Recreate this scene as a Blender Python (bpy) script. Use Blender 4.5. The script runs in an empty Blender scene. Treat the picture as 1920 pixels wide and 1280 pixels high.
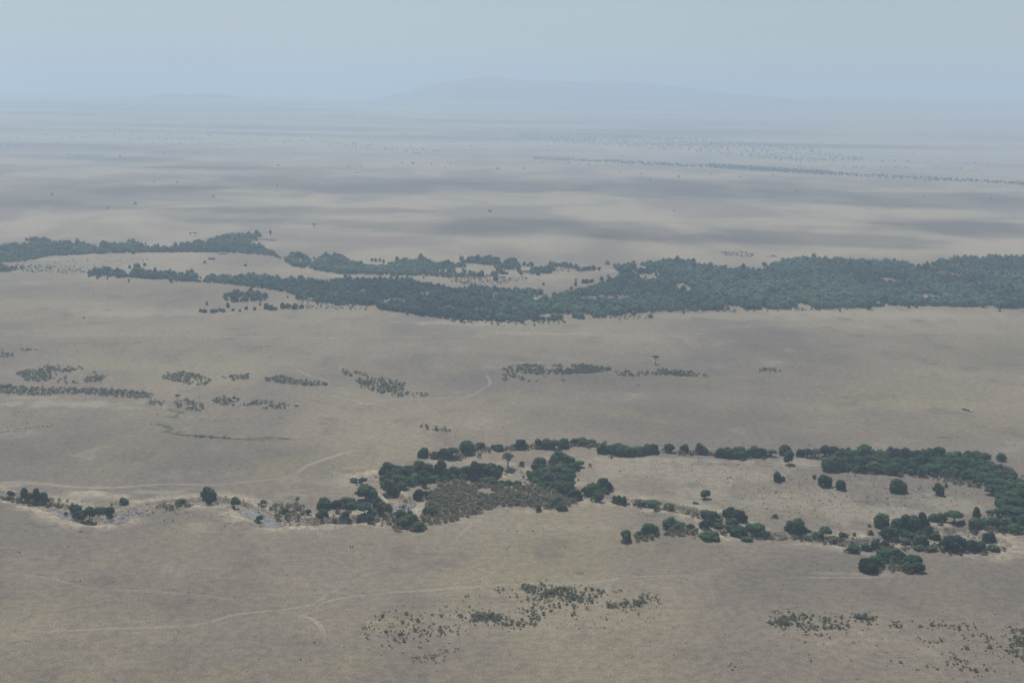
import bpy, bmesh, math, random
import numpy as np
from mathutils import Vector, Matrix

# ------------------------------------------------------------------ camera
SC = bpy.context.scene
COL = SC.collection
W0, H0 = 1920.0, 1280.0
HFOV = math.radians(40.0)
F = (W0 / 2) / math.tan(HFOV / 2)
CAM_H = 360.0
HORIZON_Y = 180.0
ROLL = math.radians(0.85)
PITCH = math.atan((H0 / 2 - HORIZON_Y) / F)
FWD = np.array([0, math.cos(PITCH), -math.sin(PITCH)])
_h = np.array([1.0, 0, 0])
_u = np.cross(_h, FWD)
RIGHT = math.cos(ROLL) * _h + math.sin(ROLL) * _u
UP = -math.sin(ROLL) * _h + math.cos(ROLL) * _u
CAMP = np.array([0, 0, CAM_H])
cd = bpy.data.cameras.new("camera")
cam = bpy.data.objects.new("camera", cd)
COL.objects.link(cam)
cd.sensor_width = 36.0
cd.lens = 18.0 / math.tan(HFOV / 2)
cd.clip_start = 1.0
cd.clip_end = 200000.0
M = Matrix.Identity(4)
for i in range(3):
    M[i][0] = RIGHT[i]; M[i][1] = UP[i]; M[i][2] = -FWD[i]; M[i][3] = CAMP[i]
cam.matrix_world = M
SC.camera = cam

# ------------------------------------------------------------------ light
SUN_ELEV = math.radians(57)
SUN_AZ = math.radians(-16)          # clockwise from +Y, so beyond and a little left
SUNV = np.array([math.sin(SUN_AZ) * math.cos(SUN_ELEV), math.cos(SUN_AZ) * math.cos(SUN_ELEV), math.sin(SUN_ELEV)])
sl = bpy.data.lights.new("sun", 'SUN')
sl.energy = 4.1
sl.angle = math.radians(0.5)
sl.color = (1.0, 0.955, 0.89)
so = bpy.data.objects.new("sun", sl)
COL.objects.link(so)
so.rotation_euler = Vector(-SUNV).to_track_quat('-Z', 'Y').to_euler()
so.location = (0, 0, 3000)
wd = bpy.data.worlds.new("World")
SC.world = wd
wd.use_nodes = True
nt = wd.node_tree
nt.nodes.clear()
sky = nt.nodes.new('ShaderNodeTexSky')
sky.sky_type = 'NISHITA'
sky.sun_disc = False
sky.sun_elevation = SUN_ELEV
sky.sun_rotation = SUN_AZ
sky.air_density = 1.0
sky.dust_density = 0.6
sky.ozone_density = 2.0
bg = nt.nodes.new('ShaderNodeBackground')
bg.inputs[1].default_value = 0.074
ow = nt.nodes.new('ShaderNodeOutputWorld')
nt.links.new(sky.outputs[0], bg.inputs[0])
nt.links.new(bg.outputs[0], ow.inputs[0])
SC.view_settings.view_transform = 'Standard'
SC.view_settings.look = 'None'
SC.view_settings.exposure = 0.0
SC.view_settings.gamma = 1.0
HAZE_DENSITY = 1.18e-4
HAZE_COLOR = (0.675, 0.835, 0.99)
HAZE_ANISO = 0.32
SC.render.engine = 'CYCLES'
SC.cycles.use_denoising = True
SC.cycles.use_adaptive_sampling = False
SC.cycles.max_bounces = 6
SC.cycles.diffuse_bounces = 2
SC.cycles.volume_bounces = 1
SC.cycles.transparent_max_bounces = 16

# ------------------------------------------------------------------ helpers
rng = np.random.default_rng(7)
random.seed(7)

def at(px, py, z=0.0):
    d = FWD * F + RIGHT * (px - W0 / 2) - UP * (py - H0 / 2)
    t = (z - CAM_H) / d[2]
    return CAMP + d * t

def at_many(P, z=0.0):
    P = np.asarray(P, float)
    d = FWD[None] * F + RIGHT[None] * (P[:, :1] - W0 / 2) - UP[None] * (P[:, 1:2] - H0 / 2)
    t = (z - CAM_H) / d[:, 2:3]
    return CAMP[None] + d * t

def mpp(p):
    return float(np.dot(np.asarray(p) - CAMP, FWD)) / F

def to_px(p):
    d = np.asarray(p, float) - CAMP
    k = d @ FWD
    return W0 / 2 + F * (d @ RIGHT) / k, H0 / 2 - F * (d @ UP) / k

def inside(P, poly):
    P = np.asarray(P, float); poly = np.asarray(poly, float)
    x, y = P[:, 0], P[:, 1]
    r = np.zeros(len(P), bool)
    n = len(poly)
    for i in range(n):
        x1, y1 = poly[i]; x2, y2 = poly[(i + 1) % n]
        c = ((y1 > y) != (y2 > y))
        with np.errstate(divide='ignore', invalid='ignore'):
            xi = (x2 - x1) * (y - y1) / (y2 - y1 + 1e-12) + x1
        r ^= c & (x < xi)
    return r

def _hash(ix, iy, s):
    h = (ix.astype(np.int64) * 374761393 + iy.astype(np.int64) * 668265263 + s * 1274126177) & 0xffffffff
    h = ((h ^ (h >> 13)) * 1274126177) & 0xffffffff
    return ((h ^ (h >> 16)) & 0xffff) / 65535.0

def vnoise(x, y, s=0):
    x = np.asarray(x, float); y = np.asarray(y, float)
    ix, iy = np.floor(x), np.floor(y)
    fx, fy = x - ix, y - iy
    fx = fx * fx * (3 - 2 * fx); fy = fy * fy * (3 - 2 * fy)
    a = _hash(ix, iy, s); b = _hash(ix + 1, iy, s); c = _hash(ix, iy + 1, s); d = _hash(ix + 1, iy + 1, s)
    return (a * (1 - fx) + b * fx) * (1 - fy) + (c * (1 - fx) + d * fx) * fy

def fbm(x, y, s=0, o=4):
    r = 0; a = 0.5
    for k in range(o):
        r = r + a * vnoise(x * 2 ** k, y * 2 ** k, s + k)
        a *= 0.5
    return r / (1 - 0.5 ** o)

def seg_dist(X, Y, pts):
    """distance to a polyline and the running length at the closest point"""
    best = np.full(X.shape, 1e9); run = np.zeros(X.shape); acc = 0.0
    for (x1, y1), (x2, y2) in zip(pts[:-1], pts[1:]):
        dx, dy = x2 - x1, y2 - y1
        L = math.hypot(dx, dy) + 1e-9
        t = np.clip(((X - x1) * dx + (Y - y1) * dy) / (L * L), 0, 1)
        d = np.hypot(X - x1 - t * dx, Y - y1 - t * dy)
        m = d < best
        best = np.where(m, d, best); run = np.where(m, acc + t * L, run)
        acc += L
    return best, run

def smooth(a, b, x):
    t = np.clip((x - a) / (b - a), 0, 1)
    return t * t * (3 - 2 * t)

def catmull(pts, n=6):
    pts = [np.asarray(p, float) for p in pts]
    out = []
    for i in range(len(pts) - 1):
        p0 = pts[max(i - 1, 0)]; p1 = pts[i]; p2 = pts[i + 1]; p3 = pts[min(i + 2, len(pts) - 1)]
        for k in range(n):
            t = k / n
            out.append(0.5 * ((2 * p1) + (-p0 + p2) * t + (2 * p0 - 5 * p1 + 4 * p2 - p3) * t * t + (-p0 + 3 * p1 - 3 * p2 + p3) * t ** 3))
    out.append(pts[-1])
    return np.array(out)

def mesh_np(name, V, faces_list, mats=(), mat_idx=None, attrs=None, smooth_shade=False):
    """faces_list: list of int arrays (n,3) or (n,4)"""
    me = bpy.data.meshes.new(name)
    V = np.asarray(V, np.float32)
    me.vertices.add(len(V)); me.vertices.foreach_set('co', V.ravel())
    loops = np.concatenate([f.ravel() for f in faces_list]).astype(np.int32)
    counts = np.concatenate([np.full(len(f), f.shape[1], np.int32) for f in faces_list])
    starts = np.concatenate([[0], np.cumsum(counts)[:-1]]).astype(np.int32)
    me.loops.add(len(loops)); me.loops.foreach_set('vertex_index', loops)
    me.polygons.add(len(counts)); me.polygons.foreach_set('loop_start', starts)
    try:
        me.polygons.foreach_set('loop_total', counts)
    except Exception:
        pass
    for m in mats:
        me.materials.append(m)
    if mat_idx is not None:
        me.polygons.foreach_set('material_index', np.asarray(mat_idx, np.int32))
    me.polygons.foreach_set('use_smooth', np.full(len(counts), smooth_shade))
    if attrs:
        for k, (dom, arr) in attrs.items():
            a = me.attributes.new(k, 'FLOAT', dom)
            a.data.foreach_set('value', np.asarray(arr, np.float32))
    me.update(calc_edges=True)
    return me

def link(name, data, parent=None):
    o = bpy.data.objects.new(name, data)
    COL.objects.link(o)
    if parent is not None:
        o.parent = parent
    return o

def tag(o, label=None, cat=None, group=None, kind=None):
    if label: o['label'] = label
    if cat: o['category'] = cat
    if group: o['group'] = group
    if kind: o['kind'] = kind
    return o

def copy_tree(o, parent=None):
    c = o.copy(); COL.objects.link(c)
    if parent is not None:
        c.parent = parent
    for ch in list(o.children):
        copy_tree(ch, c)
    return c

ORD = ["", "first", "second", "third", "fourth", "fifth", "sixth", "seventh", "eighth", "ninth", "tenth", "eleventh", "twelfth",
       "thirteenth", "fourteenth", "fifteenth", "sixteenth", "seventeenth", "eighteenth", "nineteenth"]
TENS = {2: ("twentieth", "twenty"), 3: ("thirtieth", "thirty"), 4: ("fortieth", "forty"), 5: ("fiftieth", "fifty"), 6: ("sixtieth", "sixty"),
        7: ("seventieth", "seventy"), 8: ("eightieth", "eighty")}
def ordinal(n):
    if n < 20: return ORD[n]
    t, r = divmod(n, 10)
    return TENS[t][0] if r == 0 else TENS[t][1] + "-" + ORD[r]

# ------------------------------------------------------------------ materials
class NT:
    def __init__(self, name):
        self.m = bpy.data.materials.new(name); self.m.use_nodes = True
        self.t = self.m.node_tree; self.t.nodes.clear()
        self.out = self.t.nodes.new('ShaderNodeOutputMaterial')
    def n(self, kind, **kw):
        nd = self.t.nodes.new(kind)
        for k, v in kw.items():
            setattr(nd, k, v)
        return nd
    def l(self, a, b):
        self.t.links.new(a, b)
    def val(self, sock, v):
        if hasattr(v, 'links') or hasattr(v, 'is_linked'):
            self.l(v, sock)
        else:
            sock.default_value = v
    def math(self, op, a, b=0.0, clamp=False):
        nd = self.n('ShaderNodeMath', operation=op, use_clamp=clamp)
        self.val(nd.inputs[0], a); self.val(nd.inputs[1], b)
        return nd.outputs[0]
    def ramp(self, x, a, b, lo=0.0, hi=1.0):
        nd = self.n('ShaderNodeMapRange', clamp=True)
        nd.interpolation_type = 'SMOOTHSTEP'
        self.val(nd.inputs[0], x)
        nd.inputs[1].default_value = a; nd.inputs[2].default_value = b
        nd.inputs[3].default_value = lo; nd.inputs[4].default_value = hi
        return nd.outputs[0]
    def mix(self, f, a, b, blend='MIX'):
        nd = self.n('ShaderNodeMix', data_type='RGBA', blend_type=blend)
        self.val(nd.inputs[0], f)
        self.val(nd.inputs[6], a if not isinstance(a, tuple) else (*a, 1))
        self.val(nd.inputs[7], b if not isinstance(b, tuple) else (*b, 1))
        return nd.outputs[2]
    def pos(self, scale=(1, 1, 1)):
        g = self.n('ShaderNodeNewGeometry')
        mp = self.n('ShaderNodeMapping')
        mp.inputs['Scale'].default_value = scale
        self.l(g.outputs['Position'], mp.inputs[0])
        return mp.outputs[0]
    def obj(self, scale=(1, 1, 1)):
        g = self.n('ShaderNodeTexCoord')
        mp = self.n('ShaderNodeMapping')
        mp.inputs['Scale'].default_value = scale
        self.l(g.outputs['Object'], mp.inputs[0])
        return mp.outputs[0]
    def noise(self, vec, scale, detail=4.0, rough=0.55, dist=0.0):
        nd = self.n('ShaderNodeTexNoise')
        self.l(vec, nd.inputs['Vector'])
        nd.inputs['Scale'].default_value = scale
        nd.inputs['Detail'].default_value = detail
        nd.inputs['Roughness'].default_value = rough
        nd.inputs['Distortion'].default_value = dist
        return nd.outputs['Fac']
    def attr(self, name):
        nd = self.n('ShaderNodeAttribute'); nd.attribute_name = name
        return nd.outputs['Fac']
    def princ(self, color, rough=0.9, spec=0.1, normal=None, metal=0.0):
        b = self.n('ShaderNodeBsdfPrincipled')
        self.val(b.inputs['Base Color'], color if not isinstance(color, tuple) else (*color, 1))
        self.val(b.inputs['Roughness'], rough)
        b.inputs['Specular IOR Level'].default_value = spec
        b.inputs['Metallic'].default_value = metal
        if normal is not None: self.l(normal, b.inputs['Normal'])
        self.l(b.outputs[0], self.out.inputs[0])
        return b

def simple_mat(name, c, rough=0.8, spec=0.2, var=0.15, scale=3.0, metal=0.0):
    t = NT(name)
    nz = t.noise(t.obj(), scale, 3)
    f = t.ramp(nz, 0.3, 0.7, 1 - var, 1 + var)
    col = t.mix(1.0, c, (1, 1, 1), 'MULTIPLY')
    mul = t.n('ShaderNodeVectorMath', operation='SCALE')
    t.l(col, mul.inputs[0]); t.l(f, mul.inputs['Scale'])
    t.princ(mul.outputs[0], rough, spec, metal=metal)
    return t.m

def foliage_mat(name, dark, light, yellow=None, thin=0.42):
    t = NT(name)
    oi = t.n('ShaderNodeObjectInfo')
    a = t.attr('tint')
    nz = t.noise(t.pos(), 0.35, 3)
    f = t.math('ADD', t.math('MULTIPLY', a, 0.6), t.math('MULTIPLY', nz, 0.5))
    f = t.math('ADD', f, t.math('MULTIPLY', t.math('SUBTRACT', oi.outputs['Random'], 0.5), 0.5), True)
    c = t.mix(t.ramp(f, 0.15, 0.95), dark, light)
    if yellow:
        n2 = t.noise(t.pos(), 0.03, 4)
        c = t.mix(t.ramp(n2, 0.48, 0.68, 0, 0.75), c, yellow)
    pb = t.princ(c, 0.75, 0.15)
    if thin > 0:
        tl = t.n('ShaderNodeBsdfTranslucent'); t.l(c, tl.inputs[0])
        mx = t.n('ShaderNodeMixShader'); mx.inputs[0].default_value = thin
        t.l(pb.outputs[0], mx.inputs[1]); t.l(tl.outputs[0], mx.inputs[2]); t.l(mx.outputs[0], t.out.inputs[0])
    return t.m

MAT = {}
MAT['tree'] = foliage_mat('tree_foliage', (0.022, 0.062, 0.042), (0.098, 0.190, 0.090))
MAT['tree_olive'] = foliage_mat('tree_foliage_olive', (0.045, 0.078, 0.040), (0.150, 0.205, 0.092), (0.165, 0.175, 0.095))
MAT['tree_mid'] = foliage_mat('tree_foliage_mid', (0.030, 0.072, 0.044), (0.120, 0.215, 0.092))
MAT['forest'] = foliage_mat('forest_foliage', (0.028, 0.082, 0.082), (0.175, 0.310, 0.215), (0.215, 0.255, 0.180))  # leaves bluer than their own green: haze tint put into the colour
MAT['shrub'] = foliage_mat('shrub_foliage', (0.165, 0.190, 0.122), (0.300, 0.320, 0.215), (0.30, 0.275, 0.195))
MAT['scrub'] = foliage_mat('scrub_foliage', (0.155, 0.160, 0.092), (0.290, 0.275, 0.170), (0.31, 0.25, 0.17))
MAT['olive'] = foliage_mat('olive_foliage', (0.07, 0.095, 0.038), (0.13, 0.155, 0.06))
MAT['twig'] = simple_mat('grey_twig', (0.17, 0.155, 0.13), 0.95, 0.05)
MAT['bark'] = simple_mat('bark', (0.075, 0.06, 0.048), 0.95, 0.05)
MAT['pale_bark'] = simple_mat('pale_bark', (0.30, 0.29, 0.26), 0.9, 0.05)
MAT['tuft'] = foliage_mat('tuft_blades', (0.075, 0.078, 0.048), (0.14, 0.125, 0.085))

def ground_mat():
    t = NT('savanna_ground')
    p = t.pos()
    a = t.noise(t.pos((1, 0.55, 1)), 1 / 420., 5, 0.55, 0.4)
    b = t.noise(t.pos((1, 0.7, 1)), 1 / 55., 5, 0.6)
    c = t.noise(p, 1 / 7., 4, 0.65)
    d = t.noise(p, 1 / 1.3, 3, 0.7)
    e = t.noise(t.pos((1, 1.1, 1)), 1 / 150., 4, 0.6, 0.6)
    col = t.mix(t.ramp(a, 0.38, 0.62), (0.182, 0.154, 0.124), (0.256, 0.214, 0.148))
    col = t.mix(t.ramp(e, 0.52, 0.68, 0, 0.5), col, (0.238, 0.204, 0.118))
    col = t.mix(t.ramp(b, 0.52, 0.70, 0, 0.75), col, (0.168, 0.140, 0.114))
    col = t.mix(t.ramp(b, 0.44, 0.28, 0, 0.6), col, (0.300, 0.250, 0.186))
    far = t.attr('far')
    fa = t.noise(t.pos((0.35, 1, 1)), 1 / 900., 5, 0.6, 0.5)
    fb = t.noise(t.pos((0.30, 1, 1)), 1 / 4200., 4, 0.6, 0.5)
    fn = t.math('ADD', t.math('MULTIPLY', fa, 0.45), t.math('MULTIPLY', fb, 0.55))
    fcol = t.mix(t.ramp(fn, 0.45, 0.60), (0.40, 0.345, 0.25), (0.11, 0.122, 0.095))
    mcol = t.mix(t.ramp(a, 0.40, 0.58), (0.245, 0.205, 0.160), (0.37, 0.312, 0.225))  # middle distance lightened: sunlit brightness of the plain put into its colour
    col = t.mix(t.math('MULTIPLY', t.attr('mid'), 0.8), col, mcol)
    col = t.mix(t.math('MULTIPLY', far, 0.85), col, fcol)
    col = t.mix(t.math('MULTIPLY', t.attr('pale'), 0.9), col, (0.315, 0.275, 0.205))
    sn = t.noise(p, 1 / 5., 5, 0.7)
    soil = t.mix(t.ramp(sn, 0.35, 0.65), (0.27, 0.22, 0.155), (0.47, 0.405, 0.29))
    col = t.mix(t.attr('soil'), col, soil)
    bank = t.mix(t.ramp(t.noise(t.pos((1, 1, 2.5)), 1 / 2.2, 4, 0.7), 0.35, 0.65), (0.13, 0.10, 0.075), (0.37, 0.315, 0.235))
    col = t.mix(t.attr('bank'), col, bank)
    gr = t.mix(t.ramp(c, 0.4, 0.6), (0.055, 0.075, 0.035), (0.12, 0.125, 0.06))
    col = t.mix(t.attr('green'), col, gr)
    f1 = t.ramp(c, 0.30, 0.70, 0.83, 1.16)
    f2 = t.ramp(d, 0.30, 0.70, 0.66, 1.32)
    f = t.math('MULTIPLY', f1, f2)
    sp = t.ramp(t.noise(t.pos((1, 0.8, 1)), 1 / 3.6, 2, 0.5), 0.66, 0.74, 1.0, 0.55)
    f = t.math('MULTIPLY', f, sp)
    mul = t.n('ShaderNodeVectorMath', operation='SCALE')
    t.l(col, mul.inputs[0]); t.l(f, mul.inputs['Scale'])
    bp = t.n('ShaderNodeBump')
    bp.inputs['Strength'].default_value = 0.2
    bp.inputs['Distance'].default_value = 0.4
    t.l(c, bp.inputs['Height'])
    t.princ(mul.outputs[0], 0.95, 0.05, bp.outputs[0])
    return t.m
MAT['ground'] = ground_mat()

def track_mat():
    t = NT('dirt_track')
    u = t.attr('across'); s = t.attr('strength')
    au = t.math('ABSOLUTE', u)
    rut = t.math('SUBTRACT', 1.0, t.math('MULTIPLY', t.math('ABSOLUTE', t.math('SUBTRACT', au, 0.5)), 3.6), True)
    mid = t.ramp(au, 1.0, 0.35, 0.0, 0.38)
    al = t.math('MAXIMUM', rut, mid)
    nz = t.ramp(t.noise(t.pos(), 1 / 9., 4, 0.65), 0.28, 0.52, 0.30, 1.0)
    al = t.math('MULTIPLY', t.math('MULTIPLY', t.math('MULTIPLY', al, nz), s), 1.35, True)
    b = t.n('ShaderNodeBsdfPrincipled')
    cc = t.mix(t.ramp(t.noise(t.pos(), 1 / 3., 3), 0.35, 0.65), (0.40, 0.36, 0.28), (0.52, 0.47, 0.37))
    t.l(cc, b.inputs['Base Color']); b.inputs['Roughness'].default_value = 0.95
    b.inputs['Specular IOR Level'].default_value = 0.05
    tr = t.n('ShaderNodeBsdfTransparent')
    mx = t.n('ShaderNodeMixShader')
    t.l(al, mx.inputs[0]); t.l(tr.outputs[0], mx.inputs[1]); t.l(b.outputs[0], mx.inputs[2])
    t.l(mx.outputs[0], t.out.inputs[0])
    return t.m
MAT['track'] = track_mat()

def water_mat():
    t = NT('muddy_water')
    nz = t.noise(t.pos(), 0.8, 3)
    bp = t.n('ShaderNodeBump'); bp.inputs['Strength'].default_value = 0.15; bp.inputs['Distance'].default_value = 0.1
    t.l(nz, bp.inputs['Height'])
    c = t.mix(t.ramp(t.noise(t.pos(), 0.15, 3), 0.4, 0.6), (0.13, 0.11, 0.085), (0.22, 0.20, 0.17))
    t.princ(c, 0.2, 0.45, bp.outputs[0])
    return t.m
MAT['water'] = water_mat()

# ------------------------------------------------------------------ terrain
RIVERS_PX = [
    [(-60, 915), (0, 926), (45, 938), (85, 946), (112, 954), (140, 966), (172, 976), (205, 973), (228, 962), (258, 953), (300, 945), (350, 941), (400, 937), (440, 944), (468, 957), (492, 969), (520, 978), (560, 977),
     (610, 975), (660, 973), (700, 969), (735, 958), (757, 947), (745, 933), (722, 914), (700, 897), (680, 889)],
    [(940, 882), (985, 892), (1060, 914), (1100, 930), (1150, 936), (1200, 943), (1262, 951), (1310, 962), (1355, 978), (1352, 992), (1390, 1002), (1440, 1004), (1500, 1005), (1560, 1012), (1605, 1018), (1660, 1012),
     (1712, 1005), (1762, 996), (1806, 996), (1846, 1008), (1866, 1020), (1840, 1032)],
]
RIVERS = [catmull([at(*q)[:2] for q in r], 6) for r in RIVERS_PX]
DITCH_PX = [[(300, 795), (316, 801), (320, 806), (313, 809), (330, 813), (352, 816), (380, 818), (420, 821), (445, 823), (475, 824)], [(490, 823), (505, 820), (522, 821), (538, 823)],
            [(318, 782), (330, 780), (338, 773), (318, 768)]]
DITCHES = [catmull([at(*q)[:2] for q in r], 4) for r in DITCH_PX]

POOLS_PX = [([(216, 970), (228, 963), (242, 957), (262, 955)], 3.2), ([(94, 950), (112, 954), (128, 960), (146, 969)], 2.6), ([(460, 956), (474, 958), (490, 966), (510, 978)], 2.6), ([(751, 945), (760, 944), (770, 948)], 2.0)]
POOLS = [(catmull([at(*q)[:2] for q in p], 4), r_) for p, r_ in POOLS_PX]

def carve(X, Y):
    """depth of the river bed (<=0), bank mask, soil mask"""
    Z = np.zeros(X.shape); bank = np.zeros(X.shape); soil = np.zeros(X.shape); grn = np.zeros(X.shape)
    wob = (fbm(X / 14., Y / 14., 3) - 0.5)
    for k, R in enumerate(RIVERS):
        d, run = seg_dist(X, Y, R)
        wv = 5.5 + 4.0 * vnoise(run / 60., run * 0 + k, 11) + 7 * wob
        edge = wv + 4.0
        dep = 4.2 * (1 - smooth(0, 1, (d - wv) / (edge - wv)))
        dep *= 0.55 + 0.8 * smooth(0.2, 0.75, fbm(run / 55., run * 0 + 5 + k, 12, 3))
        dep *= 0.75 + 0.5 * fbm(X / 9., Y / 9., 13, 3)
        L = run.max()
        dep *= smooth(0, 40, L - run + 1) if k == 0 else 1.0
        Z = np.minimum(Z, -dep)
        b = (smooth(0.05, 0.6, dep) * (d < edge + 1))
        bank = np.maximum(bank, b)
        soil = np.maximum(soil, (0.9 if k == 0 else 0.7) * smooth(0.37, 0.56, fbm(X / 22., Y / 22., 21)) * (1 - smooth(edge, edge + 26, d)))
    for R, pr in POOLS:
        d, run = seg_dist(X, Y, R)
        d = d + 5 * wob
        dep = 2.6 * (1 - smooth(pr, pr + 4.0, d))
        nearp = 1 - smooth(pr + 8, pr + 18, d)
        Z = np.minimum(Z, -dep); Z = Z * (1 - nearp) + np.maximum(Z, -2.6) * nearp; bank = np.maximum(bank, smooth(0.05, 0.6, dep)); soil = np.maximum(soil, .6 * (1 - smooth(pr + 4, pr + 14, d + 6 * wob)))
    for R in DITCHES:
        d, run = seg_dist(X, Y, R)
        Z = np.minimum(Z, -1.3 * (1 - smooth(0.6, 2.6, d)))
        bank = np.maximum(bank, 0.6 * (1 - smooth(1.0, 2.6, d)))
        grn = np.maximum(grn, 0.8 * (1 - smooth(1.5, 6.0, d + 4 * wob)))
    return Z, bank, soil, grn

def far_relief(X, Y):
    r = np.hypot(X, Y)
    k = smooth(7000, 16000, r)
    n = fbm(X / 9000. + 3, Y / 3800., 31, 4) - 0.5
    rise = 255.0 * smooth(7500, 22000, r)
    return rise + k * n * 70.0 * (0.4 + 0.6 * smooth(12000, 30000, r)) * (1 - 0.6 * smooth(24000, 40000, r)) - k * 6

# pale bare ground and greener patches: (px, py, rx, ry, strength)
PALE = [(130, 757, 130, 9, .8), (60, 745, 60, 5, .6), (250, 765, 60, 6, .5), (150, 925, 45, 9, .9), (190, 930, 60, 8, .7), (60, 905, 60, 5, .5), (300, 922, 70, 4, .6), (230, 588, 90, 7, .7), (300, 585, 160, 9, .5),
        (1650, 590, 300, 9, .6), (1350, 592, 200, 8, .5), (880, 606, 140, 5, .7), (1000, 625, 160, 4, .5), (1180, 880, 130, 26, .6), (1350, 890, 130, 24, .6), (1320, 925, 100, 12, .5), (1240, 862, 200, 7, .7), (1500, 868, 60, 10, .7), (880, 866, 90, 5, .6),
        (1620, 960, 130, 22, .6), (1780, 945, 90, 20, .5), (1500, 940, 120, 20, .45), (650, 905, 60, 8, .4), (560, 930, 50, 9, .45), (960, 890, 30, 5, .9), (1020, 520, 90, 6, .6), (650, 518, 60, 2.5, .8), (760, 521, 30, 3, .8),
        (440, 458, 30, 3, .0), (500, 460, 28, 3.5, .9), (90, 486, 70, 3, .6), (350, 482, 120, 5, .35), (890, 1155, 70, 5, .5), (720, 1165, 50, 4, .4), (860, 975, 50, 6, .5), (1000, 958, 90, 4, .5), (1095, 990, 70, 5, .3),
        (1600, 1075, 110, 3, .5), (1740, 556, 22, 1.5, 1), (1690, 536, 12, 1.5, .9), (1830, 533, 14, 1.6, .9), (1140, 508, 26, 2.5, .9), (985, 507, 9, 2, .9), (800, 562, 14, 1.5, .8), (795, 550, 10, 1.5, .8), (1730, 497, 26, 2, .7),
        (1150, 880, 60, 6, .3), (1850, 1000, 40, 8, .8), (1770, 985, 30, 6, .7), (1840, 1025, 40, 4, .6), (1355, 972, 8, 8, .8), (690, 757, 30, 2, .4), (420, 500, 90, 3, .3), (1040, 1079, 12, 2, .7), (640, 1090, 14, 3, .4)]
GREEN = [(450, 1060, 30, 6, .25), (257, 1052, 19, 2.2, .8), (402, 1017, 8, 1.5, .6), (1088, 1074, 14, 2.2, .8), (1075, 1083, 12, 2, .5), (1560, 1150, 16, 2, .5), (50, 1201, 8, 1.5, .8), (25, 1204, 6, 1.2, .6), (690, 1020, 16, 2, .7), (648, 1024, 12, 1.6, .5),
         (1720, 815, 16, 1.6, .7), (1775, 820, 22, 2, .7), (1630, 940, 60, 3, .35), (1740, 932, 24, 3, .4), (600, 495, 16, 6, .7), (575, 500, 14, 6, .5), (415, 483, 14, 2, .2), (1600, 1128, 12, 1.5, .4), (500, 823, 50, 4, .35), (530, 932, 30, 4, .5), (110, 985, 60, 8, .15)]

SOIL = [(690, 886, 34, 5, .9), (742, 926, 20, 12, .95), (758, 946, 20, 7, 1), (728, 905, 14, 8, .7), (1356, 976, 9, 14, 1), (1352, 960, 8, 6, .8), (1845, 1002, 34, 6, .8), (1850, 1018, 24, 6, .9), (1780, 990, 26, 4, .8), (1115, 938, 24, 4, .6),
        (225, 930, 30, 5, .8), (165, 925, 40, 6, .8), (205, 968, 16, 4, .9), (118, 948, 10, 6, .8), (300, 940, 60, 5, .55), (430, 935, 40, 6, .7), (470, 950, 24, 5, .8), (505, 962, 24, 8, .8), (560, 975, 60, 5, .7), (640, 975, 50, 4, .7), (960, 886, 24, 4, .9), (1180, 935, 40, 4, .5), (40, 930, 60, 5, .8), (110, 940, 50, 6, .7), (330, 944, 60, 5, .7), (270, 940, 50, 6, .75), (400, 940, 30, 5, .7), (130, 968, 30, 3, .6), (720, 981, 10, 2, 1),
        (350, 880, 0.1, .1, 0)]
HOLLOW = [(1596, 1125, 7, 2.2, .9), (1577, 1137, 11, 1.8, .9), (1088, 1073, 14, 1.8, .9), (1900, 1153, 14, 2, .6), (400, 1017, 8, 1.8, .8), (697, 1018, 10, 2, 1), (650, 1024, 9, 1.6, .8), (380, 1052, 10, 1.4, .5), (404, 1052, 8, 1.4, .5), (725, 1064, 12, 2, .5), (748, 1056, 12, 2, .6),
          (1720, 814, 18, 1.6, .8), (1775, 821, 24, 1.8, .8), (1845, 819, 14, 1.2, .6), (1160, 1186, 12, 2.4, .4), (115, 1035, 9, 1.4, .6), (228, 1062, 9, 1.2, .5), (95, 1244, 8, 1.6, .5), (870, 765, 7, 1, .7), (855, 765, 8, 1, .7), (1460, 682, 8, 1, .5), (1400, 604, 60, 1, .3), (1640, 828, 40, 1, .5), (1650, 607, 20, 1, .5),
          (1410, 1150, 8, 1.5, .3), (540, 968, 10, 1.5, .5), (1020, 1186, 8, 1.4, .3), (160, 763, 16, 1.4, .6), (190, 905, 8, 1, .5), (112, 915, 10, 1, .6), (205, 917, 8, 1, .6), (130, 812, 40, 3, .25), (200, 808, 40, 3, .2)]
def patch_mask(X, Y, items, seed):
    out = np.zeros(X.shape)
    nz = fbm(X / 16., Y / 30., seed, 4) - 0.5
    for (px, py, rx, ry, s) in items:
        c = at(px, py); m = mpp(c)
        a = rx * m
        b = max(abs(at(px, py - ry)[1] - at(px, py + ry)[1]) / 2, 1.0)
        near = (np.abs(X - c[0]) < 2 * a) & (np.abs(Y - c[1]) < 2 * b)
        if not near.any(): continue
        q = np.hypot((X[near] - c[0]) / a, (Y[near] - c[1]) / b) + 1.6 * nz[near]
        v = s * (1 - smooth(0.45, 1.1, q))
        out[near] = np.maximum(out[near], v)
    return out

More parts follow.
